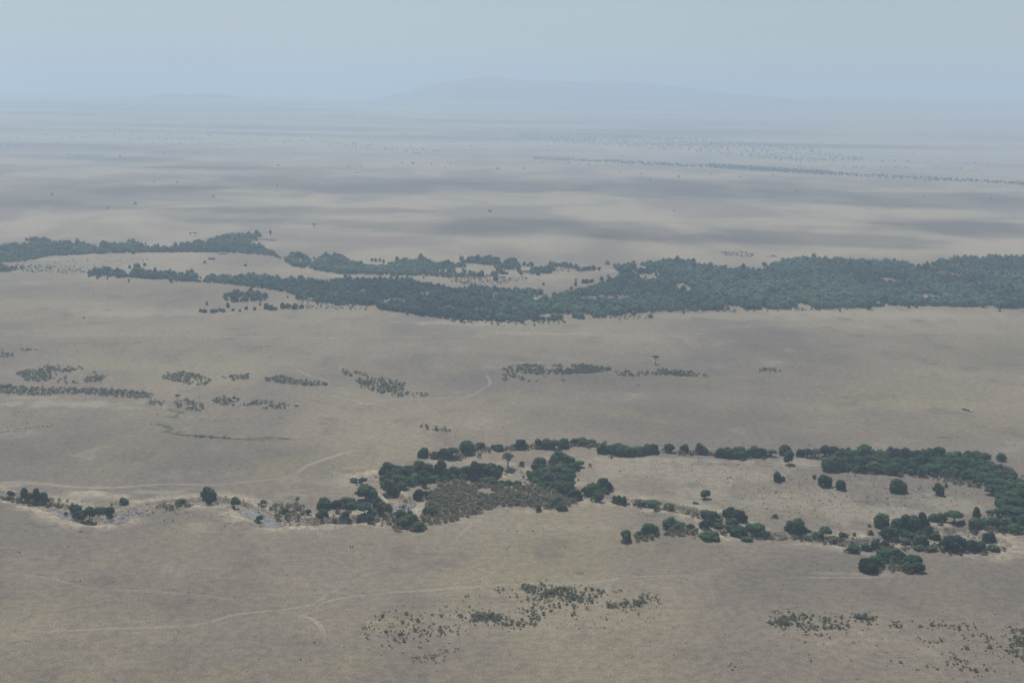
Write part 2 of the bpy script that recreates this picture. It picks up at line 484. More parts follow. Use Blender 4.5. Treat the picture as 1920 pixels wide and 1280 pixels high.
def build_ground():
    fine = np.radians(np.linspace(-22.5, 22.5, 900))
    coarse = np.radians(np.linspace(22.5, 337.5, 46)[1:-1])
    ang = np.concatenate([fine, coarse])
    r1 = np.array([30, 120, 300, 500, 700, 800])
    r2 = np.arange(830, 2150, 2.4)
    r3 = np.arange(2156, 4000, 9.0)
    r4 = np.geomspace(4010, 72000, 230)
    rad = np.concatenate([r1, r2, r3, r4])
    A, R = np.meshgrid(ang, rad)
    X = R * np.sin(A); Y = R * np.cos(A)
    X = X.ravel(); Y = Y.ravel(); R = R.ravel()
    Z = far_relief(X, Y)
    bank = np.zeros(X.shape); soil = np.zeros(X.shape); grn = np.zeros(X.shape)
    m = (R > 820) & (R < 2150) & (Y > 0) & (np.abs(np.arctan2(X, Y)) < math.radians(23))
    z, b, s, g = carve(X[m], Y[m])
    Z[m] += z; bank[m] = b; soil[m] = s; grn[m] = g
    m2 = (R > 820) & (R < 6000) & (Y > 0)
    pale = np.zeros(X.shape)
    pale[m2] = patch_mask(X[m2], Y[m2], PALE, 41)
    grn[m2] = np.maximum(grn[m2], patch_mask(X[m2], Y[m2], GREEN, 43))
    soil[m2] = np.maximum(soil[m2], patch_mask(X[m2], Y[m2], SOIL, 47))
    bank[m2] = np.maximum(bank[m2], .8 * patch_mask(X[m2], Y[m2], HOLLOW, 48))
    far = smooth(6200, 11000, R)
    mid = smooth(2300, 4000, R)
    na, nr = len(ang), len(rad)
    idx = np.arange(nr * na).reshape(nr, na)
    nx = np.roll(idx, -1, axis=1)
    Q = np.stack([idx[:-1], nx[:-1], nx[1:], idx[1:]], -1).reshape(-1, 4)[:, ::-1]
    V = np.stack([X, Y, Z], 1)
    V = np.concatenate([V, [[0, 0, 0]]])
    ce = len(V) - 1
    T = np.stack([idx[0], np.full(na, ce), nx[0]], 1)[:, ::-1]
    ext = lambda a: ('POINT', np.concatenate([a, [0]]))
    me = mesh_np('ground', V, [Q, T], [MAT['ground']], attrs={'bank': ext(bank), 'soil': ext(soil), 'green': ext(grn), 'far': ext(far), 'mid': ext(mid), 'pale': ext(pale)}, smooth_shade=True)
    o = link('ground', me)
    tag(o, 'dry tan savanna plain reaching to the hazy horizon', 'plain', kind='structure')
build_ground()

def ground_z(x, y):
    z = carve(np.array([float(x)]), np.array([float(y)]))[0][0] if 820 < math.hypot(x, y) < 2150 else 0.0
    return z + float(far_relief(np.array([float(x)]), np.array([float(y)]))[0])

def ground_z_many(P):
    X, Y = P[:, 0], P[:, 1]
    z = far_relief(X, Y)
    R = np.hypot(X, Y); m = (R > 820) & (R < 2150)
    if m.any():
        z[m] += carve(X[m], Y[m])[0]
    return z

def at_ground_many(P):
    """first meeting of each picture ray with the terrain"""
    P = np.asarray(P, float)
    d = FWD[None] * F + RIGHT[None] * (P[:, :1] - W0 / 2) - UP[None] * (P[:, 1:2] - H0 / 2)
    d = d / np.hypot(d[:, 0], d[:, 1])[:, None]
    out = np.zeros((len(P), 3)); done = np.zeros(len(P), bool)
    for t in np.geomspace(700, 60000, 700):
        Q = CAMP + d * t
        hit = (~done) & (Q[:, 2] <= far_relief(Q[:, 0], Q[:, 1]))
        out[hit] = Q[hit]; done |= hit
    out[~done] = CAMP + d[~done] * 60000
    return out

# far hills
def hill_mesh(name, label, prof, dist, depth, seed):
    """prof: list of (px, py top); the crest stands at the given distance"""
    xs = [p[0] for p in prof]; ys = [p[1] for p in prof]
    PX = np.linspace(xs[0], xs[-1], 160)
    PY = np.interp(PX, xs, ys)
    d = FWD[None] * F + RIGHT[None] * (PX[:, None] - W0 / 2) - UP[None] * (PY[:, None] - H0 / 2)
    t = dist / d[:, 1]
    cx = d[:, 0] * t; cz = np.maximum(CAM_H + d[:, 2] * t, 0)
    V = []; nd = 36
    vs = np.linspace(-1, 1, nd)
    for j, v in enumerate(vs):
        sh = np.cos(v * math.pi / 2) ** 1.3
        y = dist + v * depth
        x = cx * (y / dist)
        wig = 1 + 0.08 * (fbm(x / 420., x * 0, seed + 4) - .5) + 0.35 * (fbm(x / 1500., np.full_like(x, y / 900.), seed) - 0.5) * (1 - sh)
        z = cz * sh * wig - 30 * (1 - sh) + (fbm(x / 700., np.full_like(x, y / 500.), seed + 9) - 0.5) * 30 * sh
        V.append(np.stack([x, np.full_like(x, y), z], 1))
    V = np.concatenate(V)
    n = len(PX)
    idx = np.arange(nd * n).reshape(nd, n)
    Q = np.stack([idx[:-1, :-1], idx[:-1, 1:], idx[1:, 1:], idx[1:, :-1]], -1).reshape(-1, 4)
    me = mesh_np(name, V, [Q], [MAT['hill']], smooth_shade=True)
    tag(link(name, me), label, 'hills', kind='structure')
t = NT('hill_slope')
t.princ(t.mix(t.ramp(t.noise(t.pos(), 1 / 500., 4), 0.35, 0.65), (0.06, 0.075, 0.05), (0.13, 0.125, 0.085)), 0.95, 0.05)
MAT['hill'] = t.m
hill_mesh('hills', 'low twin-topped blue hills on the hazy horizon', [(215, 196), (240, 189), (270, 184), (300, 178), (326, 175), (350, 178), (385, 174), (420, 177), (450, 182), (480, 186), (520, 192), (540, 198)], 23000, 1800, 3)
hill_mesh('hills', 'broad faint blue massif on the hazy horizon', [(660, 200), (700, 188), (740, 177), (790, 163), (840, 154), (890, 148), (925, 143), (950, 148), (1000, 152), (1060, 153), (1130, 152), (1200, 155), (1260, 160), (1300, 166), (1340, 171), (1420, 180), (1500, 187), (1600, 195), (1640, 200)], 25500, 2900, 5)
hill_mesh('hills', 'long low rise beyond the plain on the hazy horizon', [(1150, 206), (1250, 194), (1400, 187), (1550, 184), (1700, 188), (1850, 191), (2100, 197)], 28500, 2400, 8)

# ------------------------------------------------------------------ tracks
TRACKS = [
    ('pale dirt track following the river along its far bank', 3.2, 0.95, [(-10, 895), (25, 900), (50, 906), (100, 909), (150, 913), (225, 913), (275, 909), (325, 907), (400, 909), (425, 907), (480, 901), (542, 894), (562, 882), (580, 870), (655, 847), (705, 840)]),
    ('faint spur track from the river track to the eroded bank', 2.4, 0.6, [(542, 895), (590, 893), (630, 891), (655, 882)]),
    ('short pale track curving down to the river bank', 2.8, 0.7, [(250, 917), (285, 924), (320, 923), (360, 914), (400, 909)]),
    ('short pale track dropping to the sandy crossing', 3.5, 0.6, [(170, 933), (185, 926), (205, 920), (230, 914)]),
    ('faint track leaving the river track towards the plain', 2.0, 0.5, [(425, 907), (455, 892), (480, 878)]),
    ('dirt track running past the ditch to the dark vehicle', 2.6, 0.8, [(283, 790), (367, 785), (467, 777), (533, 765), (583, 755), (607, 745), (597, 735), (620, 722), (610, 713), (573, 702), (555, 690), (570, 680)]),
    ('faint animal path along the line of grazing antelopes', 2.4, 0.6, [(-10, 809), (33, 803), (133, 793), (200, 787), (267, 782), (330, 781)]),
    ('pale forked track winding across the middle plain', 2.6, 0.8, [(597, 735), (640, 745), (673, 753), (690, 758), (707, 752), (773, 747), (873, 744), (907, 727), (918, 717), (908, 697)]),
    ('faint link track west of the fork', 2.2, 0.45, [(690, 758), (640, 760), (600, 757)]),
    ('long straight road crossing the plain below the forest', 3.4, 0.75, [(-10, 632), (110, 630), (233, 628), (370, 631), (500, 632), (640, 634), (780, 632), (900, 628), (1000, 626), (1100, 623), (1280, 620), (1413, 612), (1547, 610), (1640, 611)]),
    ('second thin road line below the forest', 2.6, 0.5, [(1700, 622), (1800, 625), (1935, 627)]),
    ('thin pale track passing the lone flat-topped tree', 2.4, 0.55, [(760, 672), (853, 675), (973, 678), (1073, 679), (1140, 679), (1190, 678), (1240, 673), (1300, 668)]),
    ('thin track beyond the strip of shrubs', 2.4, 0.5, [(1240, 682), (1280, 688), (1413, 691), (1513, 695)]),
    ('long faint diagonal track towards the parked convoy', 2.6, 0.5, [(1330, 697), (1363, 702), (1413, 710), (1480, 720), (1580, 735), (1647, 745), (1713, 757), (1760, 770)]),
    ('faint track at the far side of the plain', 2.0, 0.4, [(0, 643), (130, 645), (300, 655), (420, 660), (520, 664)]),
    ('faint track slanting down towards the junction', 2.4, 0.62, [(-10, 1071), (50, 1077), (100, 1085), (133, 1095), (173, 1102), (283, 1108), (400, 1118), (450, 1128), (483, 1143)]),
    ('main foreground track crossing to the curved road', 2.2, 0.8, [(-10, 1188), (100, 1182), (233, 1178), (333, 1173), (383, 1168), (433, 1153), (483, 1146), (533, 1142), (600, 1130), (640, 1121), (700, 1114), (840, 1103), (940, 1097), (1010, 1093), (1097, 1093), (1140, 1088), (1207, 1081), (1280, 1079), (1300, 1082), (1363, 1087), (1430, 1087), (1497, 1083), (1580, 1083), (1680, 1079), (1740, 1075)]),
    ('thin upper track joining the foreground junction', 1.8, 0.5, [(417, 1115), (500, 1114), (567, 1113), (610, 1112), (700, 1110)]),
    ('double rutted track rising steeply through the junction', 2.0, 0.95, [(582, 1150), (593, 1133), (610, 1115), (640, 1102), (662, 1090), (700, 1071), (757, 1053)]),
    ('curving double rutted track leaving the bottom of the view', 2.0, 0.95, [(500, 1141), (537, 1146), (583, 1158), (603, 1177), (607, 1197), (620, 1210), (640, 1218), (707, 1243), (727, 1260), (743, 1277), (760, 1300)]),
    ('short pale rut pair climbing to the grey scrub', 2.0, 0.75, [(832, 1032), (850, 1015), (870, 995), (905, 970), (930, 957)]),
    ('far sandy track past the lone acacias', 3.5, 0.7, [(585, 427), (547, 429), (519, 439)]),
    ('far short sandy track right of the forest tip', 3.5, 0.6, [(520, 446), (528, 451), (540, 461)]),
    ('faint track under the left forest arm', 3.0, 0.45, [(140, 527), (180, 560), (220, 575)]),
    ('faint path in the far meadow below the trees', 2.6, 0.35, [(1560, 955), (1640, 950), (1700, 940), (1740, 930), (1760, 925)]),
    ('thin diagonal track on the far right plain', 2.4, 0.4, [(1730, 630), (1745, 622), (1760, 612)]),
]
def build_track(label, half, strength, pts):
    half = half * 1.0; strength = strength * 0.60
    c = catmull([at(*q)[:2] for q in pts], 10)
    # resample evenly
    seg = np.hypot(*np.diff(c, axis=0).T)
    s = np.concatenate([[0], np.cumsum(seg)])
    n = max(int(s[-1] / 6), 8)
    u = np.linspace(0, s[-1], n)
    c = np.stack([np.interp(u, s, c[:, 0]), np.interp(u, s, c[:, 1])], 1)
    tg = np.gradient(c, axis=0); tg /= np.linalg.norm(tg, axis=1, keepdims=True) + 1e-9
    nr = np.stack([-tg[:, 1], tg[:, 0]], 1)
    c = c + nr * ((vnoise(u / 35., u * 0, 5) - 0.5) * 2.5)[:, None]
    ac = np.array([-1, -0.72, -0.45, -0.2, 0, 0.2, 0.45, 0.72, 1.0])
    V = []; A = []; S = []
    fade = np.minimum(smooth(0, 40, u), smooth(0, 40, u[-1] - u)) * (0.25 + 1.15 * smooth(0.25, 0.7, fbm(u / 90., u * 0 + 3 + len(label), 8, 3)))
    for k in ac:
        p = c + nr * half * k
        z = ground_z_many(p) + 0.06
        V.append(np.concatenate([p, z[:, None]], 1)); A.append(np.full(n, k)); S.append(strength * fade)
    V = np.concatenate(V); idx = np.arange(len(ac) * n).reshape(len(ac), n)
    Q = np.stack([idx[:-1, :-1], idx[:-1, 1:], idx[1:, 1:], idx[1:, :-1]], -1).reshape(-1, 4)[:, ::-1]
    me = mesh_np('dirt_track', V, [Q], [MAT['track']], attrs={'across': ('POINT', np.concatenate(A)), 'strength': ('POINT', np.concatenate(S))})
    tag(link('dirt_track', me), label, 'track', kind='structure')
for tr in TRACKS:
    build_track(*tr)

# ------------------------------------------------------------------ water
def water(label, pts, z=None):
    c = catmull([at(*q) for q in pts + [pts[0]]], 4)[:-1]
    P = np.array(c)[:, :2]
    zz = ground_z_many(P).min() + 0.75 if z is None else z
    cen = P.mean(0)
    V = np.concatenate([np.concatenate([P, np.full((len(P), 1), zz)], 1), [[cen[0], cen[1], zz]]])
    n = len(P)
    T = np.array([[i, (i + 1) % n, n] for i in range(n)])
    o = link('water', mesh_np('water', V, [T], [MAT['water']]))
    tag(o, label, 'water', kind='structure')
def pool_water(label, k):
    c, pr = POOLS[k]
    tg = np.gradient(c, axis=0); tg /= np.linalg.norm(tg, axis=1, keepdims=True)
    nr = np.stack([-tg[:, 1], tg[:, 0]], 1) * (pr + 4.5)
    c2 = c.copy(); c2[0] -= tg[0] * (pr + 5); c2[-1] += tg[-1] * (pr + 5)
    V = np.concatenate([c2 - nr, c2 + nr]); V = np.concatenate([V, np.full((len(V), 1), -2.4)], 1)
    n = len(c)
    Q = np.array([[i, i + 1, n + i + 1, n + i] for i in range(n - 1)])
    tag(link('water', mesh_np('water', V, [Q], [MAT['water']])), label, 'water', kind='structure')
pool_water('shallow pale pool in the stony river bend', 0)
pool_water('muddy brown river reach behind the left bank', 1)
pool_water('pale wedge of water below the round bush', 2)
pool_water('stony shallow water in the sandy bend', 3)
water('tiny bright pool in a dark hollow on the plain', [(690, 1022), (694, 1018), (705, 1017), (702, 1021)], 0.03)
water('small blue pool at the edge of the left shrubs', [(300, 758), (309, 758), (313, 767), (306, 766)], 0.04)
water('small triangular pool by the ditch head', [(334, 781), (339, 775), (341, 781)], 0.04)
water('tiny white pool in the green ditch', [(369, 820), (374, 819), (378, 820.5), (372, 821)], 0.05)

# ------------------------------------------------------------------ foliage shapes
def ico(sub):
    bm = bmesh.new()
    bmesh.ops.create_icosphere(bm, subdivisions=sub, radius=1.0)
    V = np.array([v.co[:] for v in bm.verts]); Fc = np.array([[v.index for v in f.verts] for f in bm.faces])
    bm.free()
    return V, Fc
ICO = {1: ico(1), 2: ico(2)}

def cards(P, N, size, r):
    """quads at P facing about N"""
    n = len(P)
    N = N + r.normal(0, 0.45, (n, 3)); N /= np.linalg.norm(N, axis=1, keepdims=True) + 1e-9
    a = np.cross(N, r.normal(0, 1, (n, 3))); a /= np.linalg.norm(a, axis=1, keepdims=True) + 1e-9
    b = np.cross(N, a)
    s = size * r.uniform(0.6, 1.4, (n, 1)); s2 = s * r.uniform(0.5, 1.0, (n, 1))
    V = np.stack([P - a * s - b * s2 * .6, P + a * s * .7 - b * s2, P + a * s + b * s2 * .7, P - a * s * .6 + b * s2], 1).reshape(-1, 3)
    Q = np.arange(4 * n).reshape(n, 4)
    return V, Q

def crown(seed, lumps, ncards, size, sub=2, core=0.86):
    """lumps: (x,y,z,r,rz). Returns V, tris, quads, tint per vertex"""
    r = np.random.default_rng(seed)
    Vs = []; Ts = []; Qs = []; tint = []; off = 0
    IV, IF = ICO[sub]
    area = np.array([l[3] ** 2 for l in lumps]); area /= area.sum()
    for li, (x, y, z, rr, rz) in enumerate(lumps):
        if core > 0:
            k = 1 + r.normal(0, 0.10, (len(IV), 1))
            v = IV * k * np.array([rr, rr, rz]) * core + np.array([x, y, z])
            v[:, 2] = np.maximum(v[:, 2], 0.0)
            Vs.append(v); Ts.append(IF + off); off += len(v)
            tint.append(np.clip(np.full(len(v), 0.30) + r.normal(0, 0.1), 0, 1))
        n = max(int(ncards * area[li]), 4)
        u = r.normal(0, 1, (n, 3)); u[:, 2] = u[:, 2] * 0.9 + 0.25
        u /= np.linalg.norm(u, axis=1, keepdims=True)
        p = u * np.array([rr, rr, rz]) * r.uniform(0.82, 1.08, (n, 1)) + np.array([x, y, z])
        p[:, 2] = np.maximum(p[:, 2], 0.01)
        v, q = cards(p, u, size, r)
        Vs.append(v); Qs.append(q + off); off += len(v)
        tint.append(np.repeat(np.clip(r.normal(0.5, 0.2, n), 0, 1), 4))
    V = np.concatenate(Vs)
    return V, (np.concatenate(Ts) if Ts else np.zeros((0, 3), int)), np.concatenate(Qs), np.concatenate(tint)

def dome_lumps(seed, n=11, z0=0.28, r0=0.20, flat=1.0, top=0.80):
    r = np.random.default_rng(seed)
    L = []; n = n + seed % 4 - 1
    for i in range(n):
        a = i * 2.399963 + r.uniform(-.3, .3); q = math.sqrt((i + 0.5) / n)
        rad = 0.5 - r0 * 0.8
        x = math.cos(a) * q * rad * r.uniform(.85, 1.12); y = math.sin(a) * q * rad * r.uniform(.85, 1.12)
        z = z0 + (top - z0) * (1 - q ** 2.2 * 0.75) * r.uniform(0.82, 1.04)
        rr = r0 * r.uniform(0.62, 1.35)
        L.append((x, y, z, rr, rr * flat))
        if q > 0.45 and r.uniform() < 0.75:
            L.append((x * 1.02, y * 1.02, max(z0 * 0.8, z - 0.28), rr * 1.0, rr * flat))
    return L

def tube(points, radii, n=7):
    P = np.asarray(points, float); V = []
    for i, p in enumerate(P):
        d = P[min(i + 1, len(P) - 1)] - P[max(i - 1, 0)]
        d /= np.linalg.norm(d) + 1e-9
        a = np.cross(d, [0.3, 1, 0.1]); a /= np.linalg.norm(a); b = np.cross(d, a)
        for k in range(n):
            t = 2 * math.pi * k / n
            V.append(p + radii[i] * (a * math.cos(t) + b * math.sin(t)))
    V = np.array(V); Q = []
    for i in range(len(P) - 1):
        for k in range(n):
            Q.append([i * n + k, i * n + (k + 1) % n, (i + 1) * n + (k + 1) % n, (i + 1) * n + k])
    return V, np.array(Q)

def trunk_mesh(seed, hz, rad, spread, mat, nl=5, name='trunk'):
    r = np.random.default_rng(seed)
    Vs = []; Qs = []; off = 0
    lean = r.uniform(-.03, .03, 2)
    base = [(0, 0, -0.08), (lean[0] * .3, lean[1] * .3, hz * .3), (lean[0], lean[1], hz * 0.65)]
    v, q = tube(base, [rad * 1.5, rad * 1.0, rad * 0.8]); Vs.append(v); Qs.append(q + off); off += len(v)
    for k in range(nl):
        a = 2 * math.pi * (k + r.uniform(-.2, .2)) / nl
        s = spread * r.uniform(0.6, 1.0)
        pts = [(lean[0], lean[1], hz * 0.58), (lean[0] + math.cos(a) * s * .45, lean[1] + math.sin(a) * s * .45, hz * 0.85), (math.cos(a) * s, math.sin(a) * s, hz * r.uniform(1.1, 1.3))]
        v, q = tube(pts, [rad * .65, rad * .45, rad * .18], 5); Vs.append(v); Qs.append(q + off); off += len(v)
    return mesh_np(name, np.concatenate(Vs), [np.concatenate(Qs)], [mat])

def crown_obj_mesh(name, mat, *a, **k):
    V, T, Q, ti = crown(*a, **k)
    fl = [f for f in (T, Q) if len(f)]
    return mesh_np(name, V, fl, [mat], attrs={'tint': ('POINT', ti)})

def proto(kind, crown_me, trunk_me):
    e = bpy.data.objects.new(kind, None); e.empty_display_size = 0.5
    return e, crown_me, trunk_me

PROTO = {}
TREEM = [MAT['tree'], MAT['tree_mid'], MAT['tree'], MAT['tree_olive'], MAT['tree_mid']]
PROTO['round'] = [(crown_obj_mesh('crown', TREEM[s % 5], 100 + s, dome_lumps(200 + s, 11, 0.20, 0.20), 1500, 0.030), trunk_mesh(s, 0.45, 0.035, 0.28, MAT['bark'])) for s in range(9)]
PROTO['broad'] = [(crown_obj_mesh('crown', TREEM[(s + 1) % 5], 190 + s, [(l[0], l[1], .50 + .34 * (l[2] - .2), l[3] * 1.05, l[4] * .62) for l in dome_lumps(290 + s, 10, 0.30, 0.21)], 1300, 0.034), trunk_mesh(90 + s, 0.5, 0.034, 0.32, MAT['bark'], 6)) for s in range(3)]
PROTO['tall'] = [(crown_obj_mesh('crown', TREEM[(s + 1) % 5], 120 + s, dome_lumps(220 + s, 10, 0.42, 0.19, 0.85, 0.84), 1300, 0.032), trunk_mesh(20 + s, 0.55, 0.032, 0.28, MAT['bark'])) for s in range(4)]
PROTO['lone'] = [(crown_obj_mesh('crown', MAT['tree'], 140, dome_lumps(240, 12, 0.48, 0.20, 0.85, 0.80), 1500, 0.03), trunk_mesh(40, 0.55, 0.03, 0.22, MAT['bark']))]
PROTO['pale'] = [(crown_obj_mesh('crown', MAT['shrub'], 150, [(math.cos(k * 2.4) * .36 * math.sqrt((k + .5) / 12), math.sin(k * 2.4) * .36 * math.sqrt((k + .5) / 12), .84 - .32 * (k / 12) + .04 * (k % 3), .13, .085) for k in range(12)], 1100, 0.03), trunk_mesh(50, 0.62, 0.05, 0.34, MAT['pale_bark'], 7))]
PROTO['umbrella'] = [(crown_obj_mesh('crown', MAT['tree'], 160 + s, [(math.cos(k * 2.4) * .40 * math.sqrt((k + .5) / 11), math.sin(k * 2.4) * .40 * math.sqrt((k + .5) / 11), .88 - .04 * (k / 11), .14, .07) for k in range(11)], 900, 0.032), trunk_mesh(60 + s, 0.75, 0.035, 0.30, MAT['bark'], 6)) for s in range(2)]
PROTO['palm'] = [(crown_obj_mesh('crown', MAT['shrub'], 170, [(0, 0, .88, .28, .10), (.2, .05, .78, .18, .06), (-.2, -.05, .72, .18, .06)], 300, 0.06, core=0.5), trunk_mesh(70, 0.85, 0.05, 0.12, MAT['bark'], 3))]
PROTO['olive'] = [(crown_obj_mesh('crown', MAT['olive'], 180 + s, dome_lumps(280 + s, 9, 0.22, 0.2), 1100, 0.034), trunk_mesh(80 + s, 0.4, 0.03, 0.28, MAT['bark'])) for s in range(2)]

def shrub_mesh(seed, mat, n=420, dense=0.55):
    """a loose many-stemmed shrub: thin stems fanning out and leaf sprays, one mesh"""
    r = np.random.default_rng(seed)
    Vs = []; Qs = []; mi = []; tint = []; off = 0
    for k in range(7):
        a = 2 * math.pi * k / 7 + r.uniform(-.3, .3); s = r.uniform(0.15, 0.36); h = r.uniform(0.55, 0.9)
        v, q = tube([(0.03 * math.cos(a), 0.03 * math.sin(a), -0.05), (s * .45 * math.cos(a), s * .45 * math.sin(a), h * .5), (s * math.cos(a), s * math.sin(a), h)], [0.022, 0.016, 0.006], 4)
        Vs.append(v); Qs.append(q + off); off += len(v); mi += [1] * len(q); tint.append(np.full(len(v), 0.3))
    nl = 9
    for k in range(nl):
        a = k * 2.4 + r.uniform(-.4, .4); q0 = math.sqrt((k + .5) / nl)
        c = np.array([math.cos(a) * q0 * .36, math.sin(a) * q0 * .36, 0.60 - .36 * q0 ** 2 + r.uniform(-.10, .10)])
        m = n // nl
        u = r.normal(0, 1, (m, 3)); u /= np.linalg.norm(u, axis=1, keepdims=True)
        p = c + u * r.uniform(0.03, 0.21, (m, 1)) * np.array([1, 1, 1.5])
        p[:, 2] = np.maximum(p[:, 2], 0.06)
        v, qd = cards(p, u + np.array([0, 0, .4]), 0.038, r)
        Vs.append(v); Qs.append(qd + off); off += len(v); mi += [0] * len(qd); tint.append(np.repeat(np.clip(r.normal(.5, .22, m), 0, 1), 4))
    return mesh_np('shrub', np.concatenate(Vs), [np.concatenate(Qs)], [mat, MAT['twig']], mi, attrs={'tint': ('POINT', np.concatenate(tint))})
SHRUBS = [shrub_mesh(300 + s, MAT['shrub'], 420 + 60 * (s % 3)) for s in range(6)]
DRY = [shrub_mesh(320 + s, MAT['scrub'], 300 + 50 * s) for s in range(3)]

def place_tree(kind, px, py, w, h, name, base_z=None):
    P = at(px, py)
    z = ground_z(P[0], P[1]) if base_z is None else base_z
    if z < -0.4:                       # keep the picture position when the foot is in the channel
        P = at(px, py, z)
    m = mpp(P)
    dep = math.atan2(CAM_H, math.hypot(P[0], P[1]))
    wm = w * m; hm = max(h * m / math.cos(dep) - 0.30 * wm * math.sin(dep), 0.55 * h * m)
    cr, tk = random.choice(PROTO[kind])
    e = bpy.data.objects.new(name, None); COL.objects.link(e); e.empty_display_size = 0.5
    e.location = (P[0], P[1], z - 0.05)
    e.rotation_euler = (0, 0, random.uniform(0, 6.28))
    e.scale = (wm * random.uniform(.85, 1.15), wm * random.uniform(.85, 1.15), hm * random.uniform(.92, 1.1))
    link('trunk', tk, e); link('crown', cr, e)
    return e

